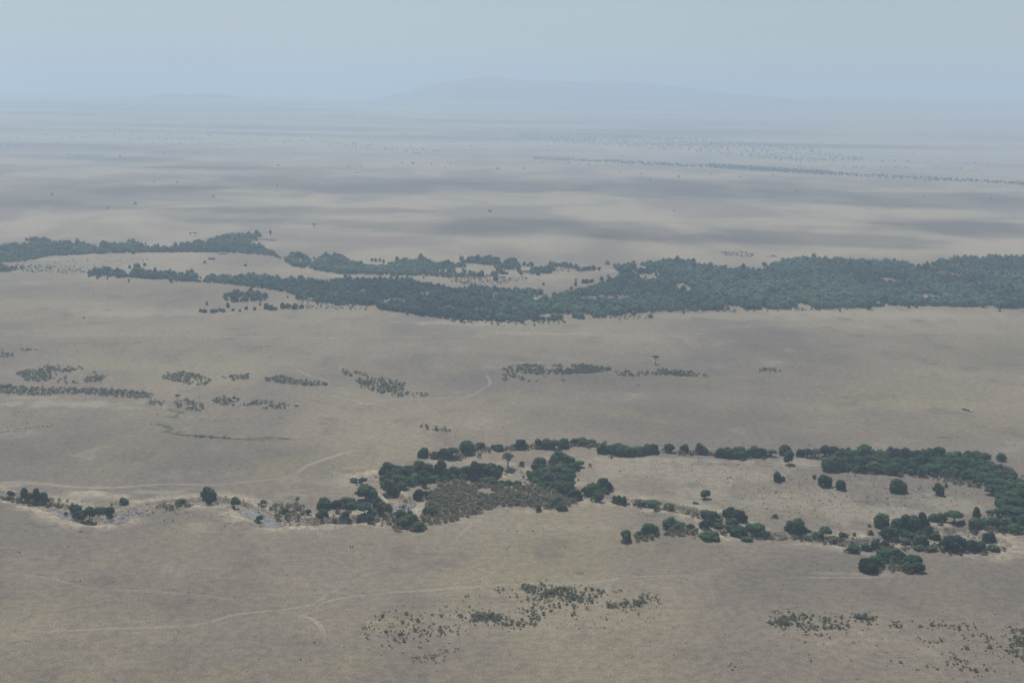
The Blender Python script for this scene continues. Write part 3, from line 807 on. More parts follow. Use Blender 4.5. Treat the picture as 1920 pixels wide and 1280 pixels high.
# ------------------------------------------------------------------ trees near the river, clump by clump: (x, foot y, width, height[, kind])
CLUMPS = [
 ('in the narrow row behind the pale-trunked tree', 'trees of the far bank row', [
  (795, 856, 20, 20), (816, 858, 20, 13), (834, 858, 24, 20), (849, 859, 30, 24), (876, 850, 30, 24), (901, 840, 20, 13), (925, 842, 9, 9), (935, 844, 18, 13), (965, 840, 9, 8), (976, 841, 22, 18), (1009, 839, 14, 15, 'tall'), (1025, 840, 20, 19), (1040, 841, 22, 19),
  (1057, 839, 20, 20), (1078, 833, 16, 12), (1091, 833, 24, 15), (1110, 834, 20, 12)]),
 ('in the hedge-like row above the meadow', 'trees of the meadow hedge row', [
  (1130, 849, 20, 19), (1145, 849, 18, 15), (1159, 851, 28, 21), (1179, 853, 28, 18), (1198, 852, 24, 19), (1212, 850, 20, 17), (1225, 849, 18, 18), (1254, 847, 17, 16, 'tall'), (1283, 848, 16, 15), (1311, 850, 14, 20), (1320, 851, 14, 14), (1351, 856, 18, 18), (1364, 857, 20, 20), (1386, 857, 24, 21),
  (1414, 855, 20, 18), (1429, 856, 18, 17), (1447, 855, 16, 14), (1472, 852, 20, 18), (1500, 855, 12, 14), (1514, 856, 18, 17), (1529, 857, 18, 18), (1546, 854, 20, 18, 'tall'), (1563, 853, 18, 16)]),
 ('in the wood left of the pale-trunked tree', 'trees of the central wood', [
  (727, 887, 24, 22), (742, 886, 16, 16), (716, 893, 14, 14), (752, 888, 16, 16), (770, 884, 14, 14), (733, 903, 22, 20), (747, 908, 24, 20), (728, 917, 20, 20), (760, 897, 22, 20), (786, 890, 28, 26, 'tall'), (776, 904, 22, 18), (804, 888, 17, 18, 'tall'), (795, 902, 20, 20), (826, 893, 22, 30, 'tall'), (838, 897, 20, 20),
  (852, 893, 22, 20), (868, 895, 24, 20), (813, 902, 16, 14), (757, 916, 18, 14), (799, 913, 12, 19), (786, 936, 19, 20), (800, 932, 14, 13), (814, 934, 10, 8), (892, 899, 25, 31), (880, 890, 20, 20), (906, 890, 22, 22), (920, 894, 30, 28), (935, 887, 20, 17), (905, 903, 20, 12), (925, 908, 20, 12), (938, 909, 16, 10), (952, 908, 14, 9), (971, 909, 18, 10)]),
 ('in the wood right of the pale-trunked tree', 'trees of the right wood', [
  (979, 873, 7, 10), (1011, 874, 25, 17), (1003, 878, 12, 10), (1051, 870, 32, 25), (1068, 872, 20, 18), (1086, 875, 17, 13), (1075, 880, 18, 12), (1030, 887, 24, 16), (1051, 888, 26, 18), (1066, 903, 22, 17), (1000, 898, 20, 16, 'olive'), (992, 892, 12, 11, 'olive'), (1030, 910, 30, 24), (1015, 903, 14, 12), (1046, 918, 24, 18), (1061, 926, 32, 22), (1077, 934, 24, 20),
  (1050, 903, 18, 12), (1100, 922, 16, 13), (1112, 928, 24, 22), (1130, 917, 26, 22), (1122, 939, 19, 20), (1142, 920, 12, 16), (972, 939, 10, 14), (864, 934, 10, 7), (1010, 958, 9, 11), (1043, 946, 20, 17), (1053, 955, 16, 15), (1036, 950, 10, 9)]),
 ('around the sandy river bend', 'trees of the sandy bend', [
  (686, 938, 38, 31), (680, 908, 13, 14), (664, 903, 14, 8), (651, 949, 25, 20), (660, 952, 18, 14), (631, 951, 17, 15), (684, 964, 30, 25), (698, 966, 16, 14), (649, 967, 12, 10), (694, 979, 16, 17), (709, 951, 18, 19), (717, 956, 18, 16), (726, 961, 20, 17), (609, 952, 25, 21), (606, 971, 20, 18), (579, 964, 10, 10, 'tall'),
  (535, 963, 12, 11), (752, 974, 24, 21), (769, 968, 14, 12), (757, 985, 24, 18), (771, 984, 24, 22), (784, 992, 20, 18), (744, 985, 12, 10), (804, 963, 22, 17), (814, 966, 16, 13)]),
 ('along the dry river bed at left', 'trees of the left river bed', [
  (46, 934, 14, 18), (57, 935, 12, 12), (69, 938, 14, 23), (81, 938, 18, 15), (19, 929, 12, 9, 'olive'), (142, 960, 20, 17), (149, 970, 20, 15), (168, 972, 23, 21), (157, 972, 12, 10), (190, 960, 22, 12, 'olive'), (206, 963, 14, 14), (231, 945, 16, 12, 'olive'), (341, 945, 21, 12), (390, 940, 24, 25), (442, 945, 14, 13), (494, 948, 13, 14), (488, 973, 12, 8)]),
 ('along the channel below the meadow', 'trees of the middle channel', [
  (1151, 940, 8, 12), (1160, 944, 10, 16), (1169, 945, 10, 15), (1199, 949, 22, 14), (1224, 951, 28, 16), (1253, 955, 20, 13), (1303, 954, 16, 15), (1310, 960, 14, 9), (1325, 969, 24, 15), (1339, 974, 22, 15), (1348, 979, 14, 9), (1327, 990, 25, 18), (1346, 989, 16, 10), (1332, 1009, 32, 16), (1318, 1006, 16, 9), (1366, 970, 26, 21), (1384, 976, 26, 24), (1376, 984, 18, 14),
  (1367, 996, 16, 13), (1385, 1002, 32, 19), (1405, 998, 18, 16), (1420, 1001, 27, 22), (1433, 1008, 24, 14), (1401, 1013, 20, 9), (1173, 1014, 23, 23), (1217, 1001, 26, 21), (1202, 1004, 16, 11), (1230, 1000, 14, 12), (1254, 989, 28, 20), (1270, 990, 24, 15), (1295, 992, 14, 11), (1483, 1001, 24, 24), (1496, 1001, 26, 30), (1508, 1002, 14, 15), (1512, 1011, 14, 9),
  (1546, 1005, 24, 19), (1533, 1010, 20, 14), (1563, 1018, 30, 17), (1578, 1005, 12, 9), (1454, 970, 6, 7), (1597, 1013, 12, 8), (1602, 1003, 5, 6)]),
 ('in the knot at the right river bend', 'trees of the right river bend', [
  (1653, 986, 31, 25), (1681, 989, 22, 18), (1698, 990, 24, 26), (1712, 992, 24, 26), (1729, 986, 18, 27), (1737, 985, 10, 14), (1712, 1000, 32, 18), (1663, 1008, 24, 21), (1688, 1002, 18, 13), (1739, 1005, 20, 19), (1754, 1010, 22, 13), (1750, 976, 18, 14), (1764, 976, 18, 15), (1789, 979, 28, 25), (1802, 983, 10, 8), (1763, 992, 14, 12, 'olive'), (1727, 1021, 25, 21),
  (1722, 1030, 16, 10), (1679, 1018, 18, 11), (1697, 1018, 18, 11), (1633, 1002, 5, 9), (1598, 1034, 22, 15), (1623, 1030, 20, 13), (1641, 1028, 20, 17), (1660, 1024, 16, 12), (1746, 1032, 22, 11), (1789, 1029, 42, 29), (1768, 1026, 18, 10), (1808, 1031, 10, 16), (1820, 1033, 18, 22), (1838, 1033, 20, 19), (1862, 1032, 24, 12), (1853, 1015, 22, 18)]),
 ('in the foremost clump of trees', 'trees of the foremost clump', [
  (1620, 1069, 24, 24), (1637, 1062, 26, 22), (1632, 1073, 22, 18), (1660, 1046, 24, 18), (1678, 1046, 24, 20), (1690, 1051, 22, 18), (1700, 1062, 22, 20), (1714, 1062, 26, 26), (1720, 1071, 22, 17), (1704, 1070, 16, 12)]),
 ('in the wood at the far right edge', 'trees of the far right wood', [
  (1830, 978, 14, 26), (1826, 988, 22, 20), (1843, 988, 24, 18), (1859, 970, 16, 18), (1872, 970, 16, 20), (1866, 985, 24, 17), (1886, 986, 26, 17), (1904, 996, 30, 18), (1880, 996, 18, 10), (1909, 970, 30, 22), (1895, 965, 24, 18), (1918, 982, 20, 18), (1905, 952, 30, 22), (1887, 947, 22, 17), (1917, 938, 26, 22), (1896, 936, 28, 20), (1874, 928, 24, 20), (1858, 926, 20, 14), (1915, 921, 28, 20), (1894, 918, 26, 18), (1872, 914, 26, 18), (1855, 913, 22, 17)]),
 ('in the long dark wood above the meadow', 'trees of the long dark wood', [
  (1556, 881, 30, 26), (1575, 880, 24, 22), (1570, 866, 24, 18), (1596, 859, 24, 20), (1590, 873, 24, 18), (1621, 858, 26, 28, 'tall'), (1612, 876, 26, 20), (1632, 870, 24, 18), (1640, 882, 26, 20), (1662, 862, 22, 18), (1655, 876, 24, 18), (1680, 860, 24, 20), (1676, 888, 28, 20), (1698, 862, 26, 22), (1690, 876, 28, 20), (1718, 860, 22, 18), (1712, 886, 28, 20),
  (1728, 874, 26, 20), (1742, 860, 24, 20), (1760, 860, 28, 24), (1750, 886, 26, 18), (1768, 876, 28, 20), (1780, 864, 24, 20), (1792, 888, 26, 17), (1803, 874, 26, 18), (1815, 858, 18, 15), (1830, 861, 24, 17), (1846, 864, 22, 15), (1828, 878, 24, 14), (1818, 894, 26, 15), (1846, 884, 24, 13), (1843, 900, 26, 16), (1868, 880, 20, 10, 'olive'), (1880, 890, 22, 11, 'olive'), (1865, 898, 24, 14)]),
]
SIZES = [(11, 'tiny'), (15, 'small'), (20, 'middling'), (26, 'broad'), (99, 'very broad')]
def sz(w):
    for a, b in SIZES:
        if w < a: return b
for phrase, group, items in CLUMPS:
    items = sorted(items, key=lambda q: q[0])
    for i, it in enumerate(items):
        kind = it[4] if len(it) > 4 else random.choices(['round', 'tall', 'broad'], [.68, .16, .16])[0]
        e = place_tree(kind, it[0], it[1], it[2] * 1.24, it[3] * 1.10, 'riverine_tree')
        col = 'olive green' if kind == 'olive' else 'dark green'
        tag(e, '%s %s tree, %s from left %s' % (sz(it[2]), col, ordinal(i + 1), phrase), 'tree', group)

SINGLES = [
 ('lone', 1323, 934, 19.5, 18, 'lone round tree on a slim bare trunk with its shade beneath'),
 ('pale', 952, 876, 25, 30, 'tall open tree with pale forked trunk standing above the dark wood'),
 ('tall', 1479, 870, 24, 27, 'solitary top-heavy tree standing in the meadow below the hedge row'),
 ('round', 1456, 902, 15, 21, 'narrow ragged tree with a low bush at its right side in the meadow'),
 ('round', 1546, 911, 31, 27, 'larger of two neighbouring round trees in the meadow'),
 ('round', 1577, 917, 24, 21, 'smaller of two neighbouring round trees in the meadow'),
 ('round', 1683, 921, 33, 25, 'broad lone dome-shaped tree in the middle of the right meadow'),
 ('round', 1759, 927, 24, 25, 'lone tree with a tiny dark bush at its right in the meadow'),
 ('round', 1774, 913, 7, 8, 'tiny dark bush-like tree beside a lone meadow tree'),
 ('round', 1467, 901, 13, 9, 'low bush leaning against a narrow ragged tree in the meadow'),
 ('round', 1876, 863, 22, 15, 'lone small dome tree on the plain beyond the long dark wood'),
 ('olive', 1526, 897, 9, 8, 'pale olive bush left of a big round meadow tree'),
 ('palm', 558, 949, 9, 18, 'thin small palm-like tree with a bare stem above the river scrub'),
 ('umbrella', 1229, 682, 14, 15, 'flat-topped acacia alone above the strip of grey shrubs'),
 ('umbrella', 333, 756, 11, 19, 'thin flat-topped acacia rising from grey shrubs beside the ditch'),
 ('umbrella', 589, 428, 11, 9, 'tiny far flat-topped acacia at the end of a sandy track'),
 ('tall', 507, 440, 6, 9, 'tiny far upright tree at the tip of the upper forest'),
 ('umbrella', 357, 443, 7, 8, 'left one of two tiny far acacias above the forest'),
 ('umbrella', 366, 443, 9, 8, 'right one of two tiny far acacias above the forest'),
 ('tall', 958, 493, 20, 11, 'big crown standing above the roofs of the forest camp'),
]
for kind, x, y, w, h, lab in SINGLES:
    e = place_tree(kind, x, y, w, h, 'acacia_tree' if kind == 'umbrella' else ('palm_tree' if kind == 'palm' else 'savanna_tree'))
    tag(e, lab, 'tree')

# small groups in front of the middle forest
MID = [('in the sparse row before the main forest', 'trees of the sparse front row', [
  (376, 585, 8, 6), (384, 586, 10, 7), (398, 586, 12, 7), (405, 585, 8, 6), (388, 572, 6, 6), (412, 583, 7, 6), (418, 585, 9, 7), (427, 576, 8, 9), (437, 583, 6, 5), (450, 584, 5, 5), (462, 580, 7, 6), (478, 581, 9, 6), (488, 572, 6, 5), (500, 579, 12, 9), (508, 581, 12, 9), (517, 581, 10, 6), (530, 578, 12, 10), (541, 578, 12, 9), (553, 579, 14, 10), (566, 578, 12, 8)]),
 ('on the pale meadow between the forest arms', 'trees of the pale far meadow', [
  (243, 503, 6, 6), (257, 502, 14, 8), (272, 499, 7, 6), (343, 516, 4, 5), (384, 493, 6, 4), (460, 499, 8, 4), (548, 482, 12, 9), (560, 484, 18, 13), (566, 501, 14, 9), (553, 499, 12, 8), (697, 490, 6, 6), (704, 491, 7, 7), (712, 490, 6, 6), (719, 492, 5, 5), (745, 489, 8, 8), (1019, 535, 5, 5), (1079, 536, 6, 8), (1094, 531, 8, 8), (1101, 531, 9, 8), (1080, 527, 4, 5), (1110, 530, 8, 7), (1128, 526, 8, 7), (1140, 520, 6, 5)])]
for phrase, group, items in MID:
    for i, it in enumerate(sorted(items)):
        e = place_tree('round', it[0], it[1], it[2], it[3] * 1.15, 'riverine_tree')
        tag(e, '%s dark tree, %s from left %s' % (sz(it[2]), ordinal(i + 1), phrase), 'tree', group)

# ------------------------------------------------------------------ massed vegetation
def scatter_px(poly, spacing_m, seed, keep=None, up=0):
    """points on the ground inside a picture polygon, evenly jittered in metres"""
    poly = np.asarray(poly, float)
    G = at_ground_many(poly) if poly[:, 1].max() < 440 and poly[:, 1].min() < 400 else at_many(poly)
    x0, y0 = G[:, 0].min(), G[:, 1].min(); x1, y1 = G[:, 0].max(), G[:, 1].max()
    r = np.random.default_rng(seed)
    nx, ny = int((x1 - x0) / spacing_m) + 2, int((y1 - y0) / spacing_m) + 2
    gx, gy = np.meshgrid(np.arange(nx), np.arange(ny))
    X = x0 + (gx.ravel() + r.uniform(0, 1, nx * ny)) * spacing_m
    Y = y0 + (gy.ravel() + r.uniform(0, 1, nx * ny)) * spacing_m
    ok = inside(np.stack([X, Y], 1), G[:, :2])
    P = np.stack([X[ok], Y[ok]], 1)
    if up and len(P):
        D = np.concatenate([P, np.zeros((len(P), 1))], 1) - CAMP
        k = D @ FWD
        px = np.stack([W0 / 2 + F * (D @ RIGHT) / k, H0 / 2 - F * (D @ UP) / k - up], 1)
        P = P[inside(px, poly)]
    return P

def mass(name, tmpl, P, W, Hh, mat, label, cat, tints=None, seed=0):
    """many copies of small templates joined into one mass"""
    r = np.random.default_rng(seed)
    Vs = []; Ts = []; Qs = []; TI = []; off = 0
    which = r.integers(0, len(tmpl), len(P))
    Z = ground_z_many(P)
    for k, (V, T, Q, ti) in enumerate(tmpl):
        m = np.where(which == k)[0]
        if not len(m): continue
        n = len(m)
        a = r.uniform(0, 6.28, n); c, s = np.cos(a)[:, None], np.sin(a)[:, None]
        x = (V[None, :, 0] * c - V[None, :, 1] * s) * W[m][:, None] + P[m][:, :1]
        y = (V[None, :, 0] * s + V[None, :, 1] * c) * W[m][:, None] + P[m][:, 1:2]
        z = V[None, :, 2] * Hh[m][:, None] + Z[m][:, None] - 0.05
        Vs.append(np.stack([x, y, z], -1).reshape(-1, 3))
        o = off + (np.arange(n) * len(V))[:, None, None]
        if len(T): Ts.append((T[None] + o).reshape(-1, 3))
        if len(Q): Qs.append((Q[None] + o).reshape(-1, 4))
        tt = np.repeat(ti[None], n, 0)
        if tints is not None: tt = np.clip(tt + tints[m][:, None], 0, 1.3)
        TI.append(tt.ravel()); off += n * len(V)
    fl = []
    if Ts: fl.append(np.concatenate(Ts))
    if Qs: fl.append(np.concatenate(Qs))
    me = mesh_np(name, np.concatenate(Vs), fl, [mat], attrs={'tint': ('POINT', np.concatenate(TI))})
    return tag(link(name, me), label, cat, kind='stuff')

TT = [crown(400 + s, dome_lumps(420 + s, 5, 0.25, 0.24), 70, 0.075, 1) for s in range(8)]
TS = [crown(450 + s, [(0, 0, .5, .36, .42), (.22, .1, .42, .26, .34), (-.18, -.15, .4, .26, .34)], 26, 0.10, 1, core=0.7) for s in range(5)]
TB = [crown(470 + s, dome_lumps(480 + s, 5, 0.22, 0.22), 90, 0.060, 1, core=0.55) for s in range(6)]

F1 = [(-40, 462), (0, 458), (30, 452), (60, 443), (85, 443), (100, 450), (150, 454), (180, 461), (215, 455), (245, 452), (290, 461), (335, 460), (360, 455), (390, 452), (415, 440), (450, 436), (485, 435), (499, 440), (476, 449), (468, 456), (492, 462), (510, 467), (525, 476), (533, 488), (500, 479), (440, 474), (340, 473), (200, 475), (90, 481), (40, 491), (-40, 494)]
F2 = [(163, 506), (200, 503), (280, 509), (350, 512), (450, 517), (470, 513), (520, 519), (600, 524), (640, 521), (700, 522), (760, 519), (790, 531), (850, 541), (905, 535), (960, 541), (1020, 545), (1060, 545), (1090, 540), (1125, 528), (1165, 514), (1150, 500), (1148, 493), (1180, 489), (1230, 488), (1270, 484), (1300, 492), (1350, 500), (1430, 505), (1450, 492), (1500, 483), (1560, 483), (1620, 486), (1700, 485), (1706, 494), (1735, 496), (1760, 484), (1800, 480), (1850, 477), (1960, 481),
      (1960, 580), (1900, 579), (1830, 576), (1700, 573), (1640, 576), (1560, 579), (1500, 581), (1400, 580), (1300, 583), (1180, 587), (1150, 594), (1060, 600), (980, 603), (900, 602), (840, 599), (790, 592), (760, 586), (710, 581), (700, 572), (640, 573), (560, 563), (540, 548), (500, 542), (430, 533), (350, 528), (250, 521), (190, 520), (165, 516)]
F3 = [(578, 496), (600, 480), (640, 476), (660, 489), (700, 498), (740, 490), (760, 483), (800, 485), (870, 481), (930, 481), (942, 490), (965, 481), (978, 494), (1000, 490), (1050, 491), (1100, 495), (1136, 500), (1125, 507), (1060, 510), (1000, 515), (960, 517), (900, 520), (850, 521), (800, 518), (740, 516), (680, 514), (640, 514), (590, 507)]
F4 = [(418, 550), (440, 544), (500, 551), (502, 564), (440, 567), (420, 562)]
F5 = [(-40, 497), (10, 496), (40, 497), (50, 503), (20, 510), (-40, 512)]
F6 = [(528, 478), (560, 473), (585, 484), (590, 497), (560, 502), (540, 496)]
HOLES = [[(20, 452), (60, 453), (58, 458), (25, 457)], [(1718, 552), (1740, 551), (1770, 557), (1768, 562), (1720, 559)], [(1675, 534), (1705, 535), (1700, 539), (1680, 538)], [(1815, 530), (1845, 530), (1842, 536), (1815, 536)],
         [(784, 547), (808, 548), (806, 553), (786, 552)], [(730, 559), (762, 562), (760, 567), (732, 565)], [(805, 521), (880, 530), (900, 540), (850, 540), (810, 532)], [(1712, 494), (1750, 496), (1745, 503), (1715, 501)],
         [(975, 499), (995, 500), (995, 517), (978, 515)], [(936, 514), (960, 515), (960, 522), (938, 521)], [(922, 549), (938, 549), (938, 559), (922, 559)], [(996, 555), (1014, 555), (1014, 563), (996, 563)], [(1090, 556), (1120, 556), (1120, 561), (1090, 561)],
         [(1385, 524), (1425, 526), (1420, 530), (1388, 528)], [(540, 552), (560, 553), (556, 558), (540, 556)], [(1030, 500), (1090, 505), (1080, 511), (1035, 509)]]
pts = []
for k, (poly, sp) in enumerate([(F1, 6.6), (F2, 6.2), (F3, 6.6), (F4, 6.6), (F5, 9), (F6, 11)]):
    P = scatter_px(poly, sp, 60 + k, up=6)
    pts.append(P)
P = np.concatenate(pts)
D = np.concatenate([P, np.zeros((len(P), 1))], 1) - CAMP
kk = D @ FWD
px = np.stack([W0 / 2 + F * (D @ RIGHT) / kk, H0 / 2 - F * (D @ UP) / kk], 1)
bad = np.zeros(len(P), bool)
for hpoly in HOLES:
    hp = np.asarray(hpoly, float); hp2 = hp.copy(); hp2[:, 1] += 4
    bad |= inside(px, hp) | inside(px, hp2)
fine_gap = fbm(P[:, 0] / 20., P[:, 1] / 60., 75) < (0.25 + 0.07 * smooth(1500, 1800, px[:, 0]))
ragged = fine_gap | ((fbm(P[:, 0] / 55., P[:, 1] / 110., 77) + 0.10 * (fbm(P[:, 0] / 400., P[:, 1] / 300., 76) - .5)) < (0.19 + 0.14 * smooth(400, 900, px[:, 0])))
P = P[~(bad | ragged)]; px = px[~(bad | ragged)]
fe = rng.uniform(0, 1, len(P)) < 0.06
P[fe] += rng.normal(0, 1, (fe.sum(), 2)) * np.array([14, 30])
r = np.random.default_rng(5)
n = len(P)
big = fbm(P[:, 0] / 140., P[:, 1] / 260., 78)
W = (4.0 + 9.5 * r.uniform(0, 1, n) ** 3.0) * (0.45 + 1.10 * big)
Hh = W * r.uniform(0.65, 0.95, n) + 1.8
edge = r.uniform(0, 1, n) < 0.05
Hh[edge] *= 1.5
W[edge] *= 1.25
tin = (fbm(P[:, 0] / 130., P[:, 1] / 260., 79) - 0.5) * 2.8 + r.normal(0, 0.26, n)
tin += 0.12 * smooth(1150, 1400, px[:, 0])
mass('riverine_forest', TT, P, W, Hh, MAT['forest'], 'dense blue-green river forest winding across the middle of the plain', 'forest', tin, 6)
print('forest trees', n)

# low fringe scrub in and around the forest
fr = []
for k, poly in enumerate([[(840, 602), (900, 603), (980, 606), (1060, 602), (1060, 606), (950, 612), (850, 606)], [(1140, 594), (1220, 590), (1230, 598), (1150, 600)], [(835, 518), (1000, 522), (960, 530), (880, 536), (840, 528)], [(1040, 498), (1130, 502), (1100, 512), (1040, 510)], [(1280, 583), (1640, 577), (1640, 581), (1280, 587)], [(560, 562), (700, 570), (700, 582), (640, 582), (560, 578)], [(30, 497), (170, 502), (170, 512), (60, 512), (30, 508)],
                          [(600, 496), (640, 500), (620, 512), (580, 505)], [(1750, 490), (1850, 490), (1850, 545), (1740, 540)], [(1350, 474), (1400, 472), (1420, 480), (1400, 485), (1360, 480)], [(1435, 480), (1455, 480), (1455, 483), (1435, 483)], [(480, 448), (520, 450), (520, 453), (480, 452)]]):
    fr.append(scatter_px(poly, 9.0, 90 + k))
P = np.concatenate(fr)
P = P[rng.uniform(0, 1, len(P)) < 0.6]
W = rng.uniform(2.5, 6.5, len(P))
mass('forest_scrub', TS, P, W, W * 0.75, MAT['shrub'], 'low grey green scrub fringing the river forest', 'scrub', rng.normal(0, .2, len(P)), 8)

# grey leafless scrub filling the river bend beside the central wood
SCRUB = [[(806, 922), (830, 915), (900, 908), (960, 912), (1010, 910), (1050, 925), (1085, 938), (1070, 948), (1030, 954), (985, 950), (935, 948), (900, 962), (860, 975), (810, 985), (790, 975), (800, 950)],
         [(815, 900), (870, 900), (880, 910), (820, 918)], [(700, 968), (745, 970), (745, 990), (700, 985)], [(735, 985), (800, 985), (800, 995), (740, 997)], [(620, 960), (660, 965), (640, 975), (610, 970)],
         [(1185, 1008), (1250, 996), (1310, 996), (1330, 1004), (1250, 1006), (1200, 1016), (1165, 1014)], [(1240, 948), (1290, 955), (1270, 960), (1240, 956)], [(1390, 1004), (1470, 1004), (1600, 1020), (1560, 1020), (1480, 1010), (1400, 1012)],
         [(1640, 1052), (1680, 1050), (1700, 1064), (1690, 1072), (1650, 1074), (1635, 1060)], [(1640, 1030), (1720, 1026), (1860, 1034), (1800, 1036), (1700, 1034), (1640, 1034)], [(1570, 880), (1700, 890), (1800, 900), (1850, 915), (1830, 918), (1740, 897), (1640, 890), (1570, 884)],
         [(1840, 990), (1920, 998), (1920, 1004), (1850, 1000)], [(880, 842), (1140, 832), (1140, 838), (960, 845), (880, 852)], [(1230, 847), (1360, 851), (1360, 857), (1240, 851)], [(790, 852), (880, 852), (870, 862), (800, 860)], [(500, 948), (570, 950), (570, 970), (520, 972)], [(300, 945), (365, 948), (330, 956), (285, 955)],
         [(0, 925), (130, 940), (140, 955), (90, 945), (0, 935)], [(1850, 868), (1900, 880), (1895, 896), (1860, 890)]]
sp = []
for k, poly in enumerate(SCRUB):
    sp.append(scatter_px(poly, 4.3 if k == 0 else 5.0, 130 + k))
P = np.concatenate(sp)
hole = (fbm(P[:, 0] / 22., P[:, 1] / 22., 55) < 0.29)
P = P[~hole]
W = rng.uniform(3.2, 7.5, len(P))
mass('river_scrub', TB, P, W, W * rng.uniform(.55, .8, len(P)), MAT['scrub'], 'dry grey brown scrub filling the near river bends', 'scrub', rng.normal(0, .25, len(P)), 9)

# dark undergrowth at the feet of the river trees
MAT['under'] = foliage_mat('undergrowth_foliage', (0.075, 0.098, 0.055), (0.165, 0.185, 0.100), (0.21, 0.185, 0.115))
UP_ = []
for phrase, group, items in CLUMPS:
    for it in items:
        c = at(it[0], it[1]); m = mpp(c)
        for k in range(3):
            UP_.append((c[0] + rng.normal(0, .55) * it[2] * m, c[1] + rng.normal(0, .55) * it[2] * m))
P = np.array(UP_)
W = rng.uniform(2.5, 6.5, len(P))
mass('undergrowth', TB, P, W, W * rng.uniform(.5, .8, len(P)), MAT['under'], 'olive green undergrowth at the feet of the river trees', 'undergrowth', rng.normal(0, .3, len(P)), 14)

INNER = [[(1548, 868), (1600, 850), (1700, 852), (1800, 855), (1860, 870), (1885, 885), (1920, 905), (1920, 990), (1880, 975), (1862, 930), (1840, 908), (1740, 893), (1640, 888), (1560, 884)], [(712, 890), (760, 882), (850, 886), (935, 888), (935, 905), (870, 900), (800, 905), (745, 920), (720, 915)],
         [(1000, 887), (1040, 872), (1085, 874), (1070, 905), (1082, 934), (1040, 925), (1000, 905)], [(1105, 918), (1142, 914), (1135, 938), (1112, 930)], [(1672, 988), (1742, 984), (1740, 1008), (1662, 1004)], [(1612, 1062), (1660, 1044), (1695, 1048), (1726, 1066), (1700, 1068), (1680, 1054), (1640, 1066), (1620, 1070)], [(1130, 846), (1230, 846), (1228, 850), (1180, 854), (1135, 850)], [(1555, 845), (1600, 846), (1600, 858), (1560, 856)]]
sp = [scatter_px(poly, 6.0, 310 + k) for k, poly in enumerate(INNER)]
P = np.concatenate(sp)
W = rng.uniform(5.0, 10.0, len(P))
mass('undergrowth', TT, P, W, W * rng.uniform(.55, .9, len(P)), MAT['tree'], 'dark leafy undergrowth closing the gaps inside the river woods', 'undergrowth', rng.normal(0, .35, len(P)), 15)

# shrub thickets on the middle plain: one mass
MIDSHRUB = [([(30, 700), (60, 690), (110, 685), (160, 690), (200, 705), (195, 716), (130, 720), (50, 714)], 0.42), ([(-10, 722), (60, 727), (140, 728), (220, 731), (285, 738), (285, 748), (240, 746), (150, 738), (60, 742), (-10, 735)], 0.9),
            ([(300, 703), (340, 698), (370, 703), (400, 715), (385, 723), (345, 720), (305, 710)], 0.7), ([(415, 707), (465, 702), (470, 710), (430, 714)], 0.7), ([(495, 708), (530, 704), (560, 712), (618, 716), (610, 724), (560, 722), (500, 716)], 0.8), ([(640, 692), (700, 700), (690, 706), (640, 704)], 0.4),
            ([(665, 712), (720, 708), (760, 720), (755, 735), (715, 738), (680, 728)], 0.75), ([(735, 735), (800, 738), (800, 745), (735, 744)], 0.35), ([(935, 692), (970, 683), (1000, 684), (1060, 684), (1145, 690), (1145, 698), (1060, 702), (1000, 702), (940, 697)], 0.5),
            ([(985, 686), (1095, 684), (1145, 692), (1140, 699), (1090, 700), (1060, 702), (1030, 696)], 0.6), ([(1150, 696), (1220, 698), (1240, 692), (1320, 700), (1326, 708), (1250, 704), (1160, 706)], 0.5), ([(1240, 694), (1300, 697), (1324, 706), (1280, 706), (1240, 700)], 0.7), ([(1425, 692), (1470, 692), (1470, 698), (1425, 697)], 0.5),
            ([(780, 800), (800, 799), (803, 805), (780, 805)], 0.5), ([(810, 803), (844, 803), (844, 809), (810, 809)], 0.9), ([(325, 752), (360, 750), (385, 762), (375, 772), (330, 765)], 0.6), ([(395, 748), (430, 743), (455, 750), (430, 757), (400, 756)], 0.9), ([(470, 750), (530, 755), (535, 762), (470, 760)], 0.4),
            ([(280, 750), (310, 752), (305, 760), (280, 758)], 0.8), ([(-10, 655), (25, 655), (30, 668), (-10, 672)], 0.25), ([(40, 652), (100, 652), (120, 656), (40, 658)], 0.2), ([(380, 758), (560, 760), (560, 766), (380, 768)], 0.18), ([(940, 700), (1080, 706), (1080, 718), (940, 714)], 0.10), ([(360, 816), (430, 820), (430, 823), (360, 820)], 0.6)]
sp = []
for k, (poly, keep) in enumerate(MIDSHRUB):
    Q = scatter_px(poly, 4.2, 170 + k)
    nz = fbm(Q[:, 0] / 25., Q[:, 1] / 30., 56) * 0.9 + rng.uniform(0, .35, len(Q))
    th = np.quantile(nz, 1 - keep) if len(nz) else 0
    sp.append(Q[nz > th])
P = np.concatenate(sp)
W = rng.uniform(2.4, 5.8, len(P))
mass('plain_shrubs', TB, P, W, W * rng.uniform(.55, .8, len(P)), MAT['shrub'], 'grey green shrub thickets scattered over the middle plain', 'shrubs', rng.normal(-.05, .25, len(P)), 10)
print('mid shrubs', len(P))

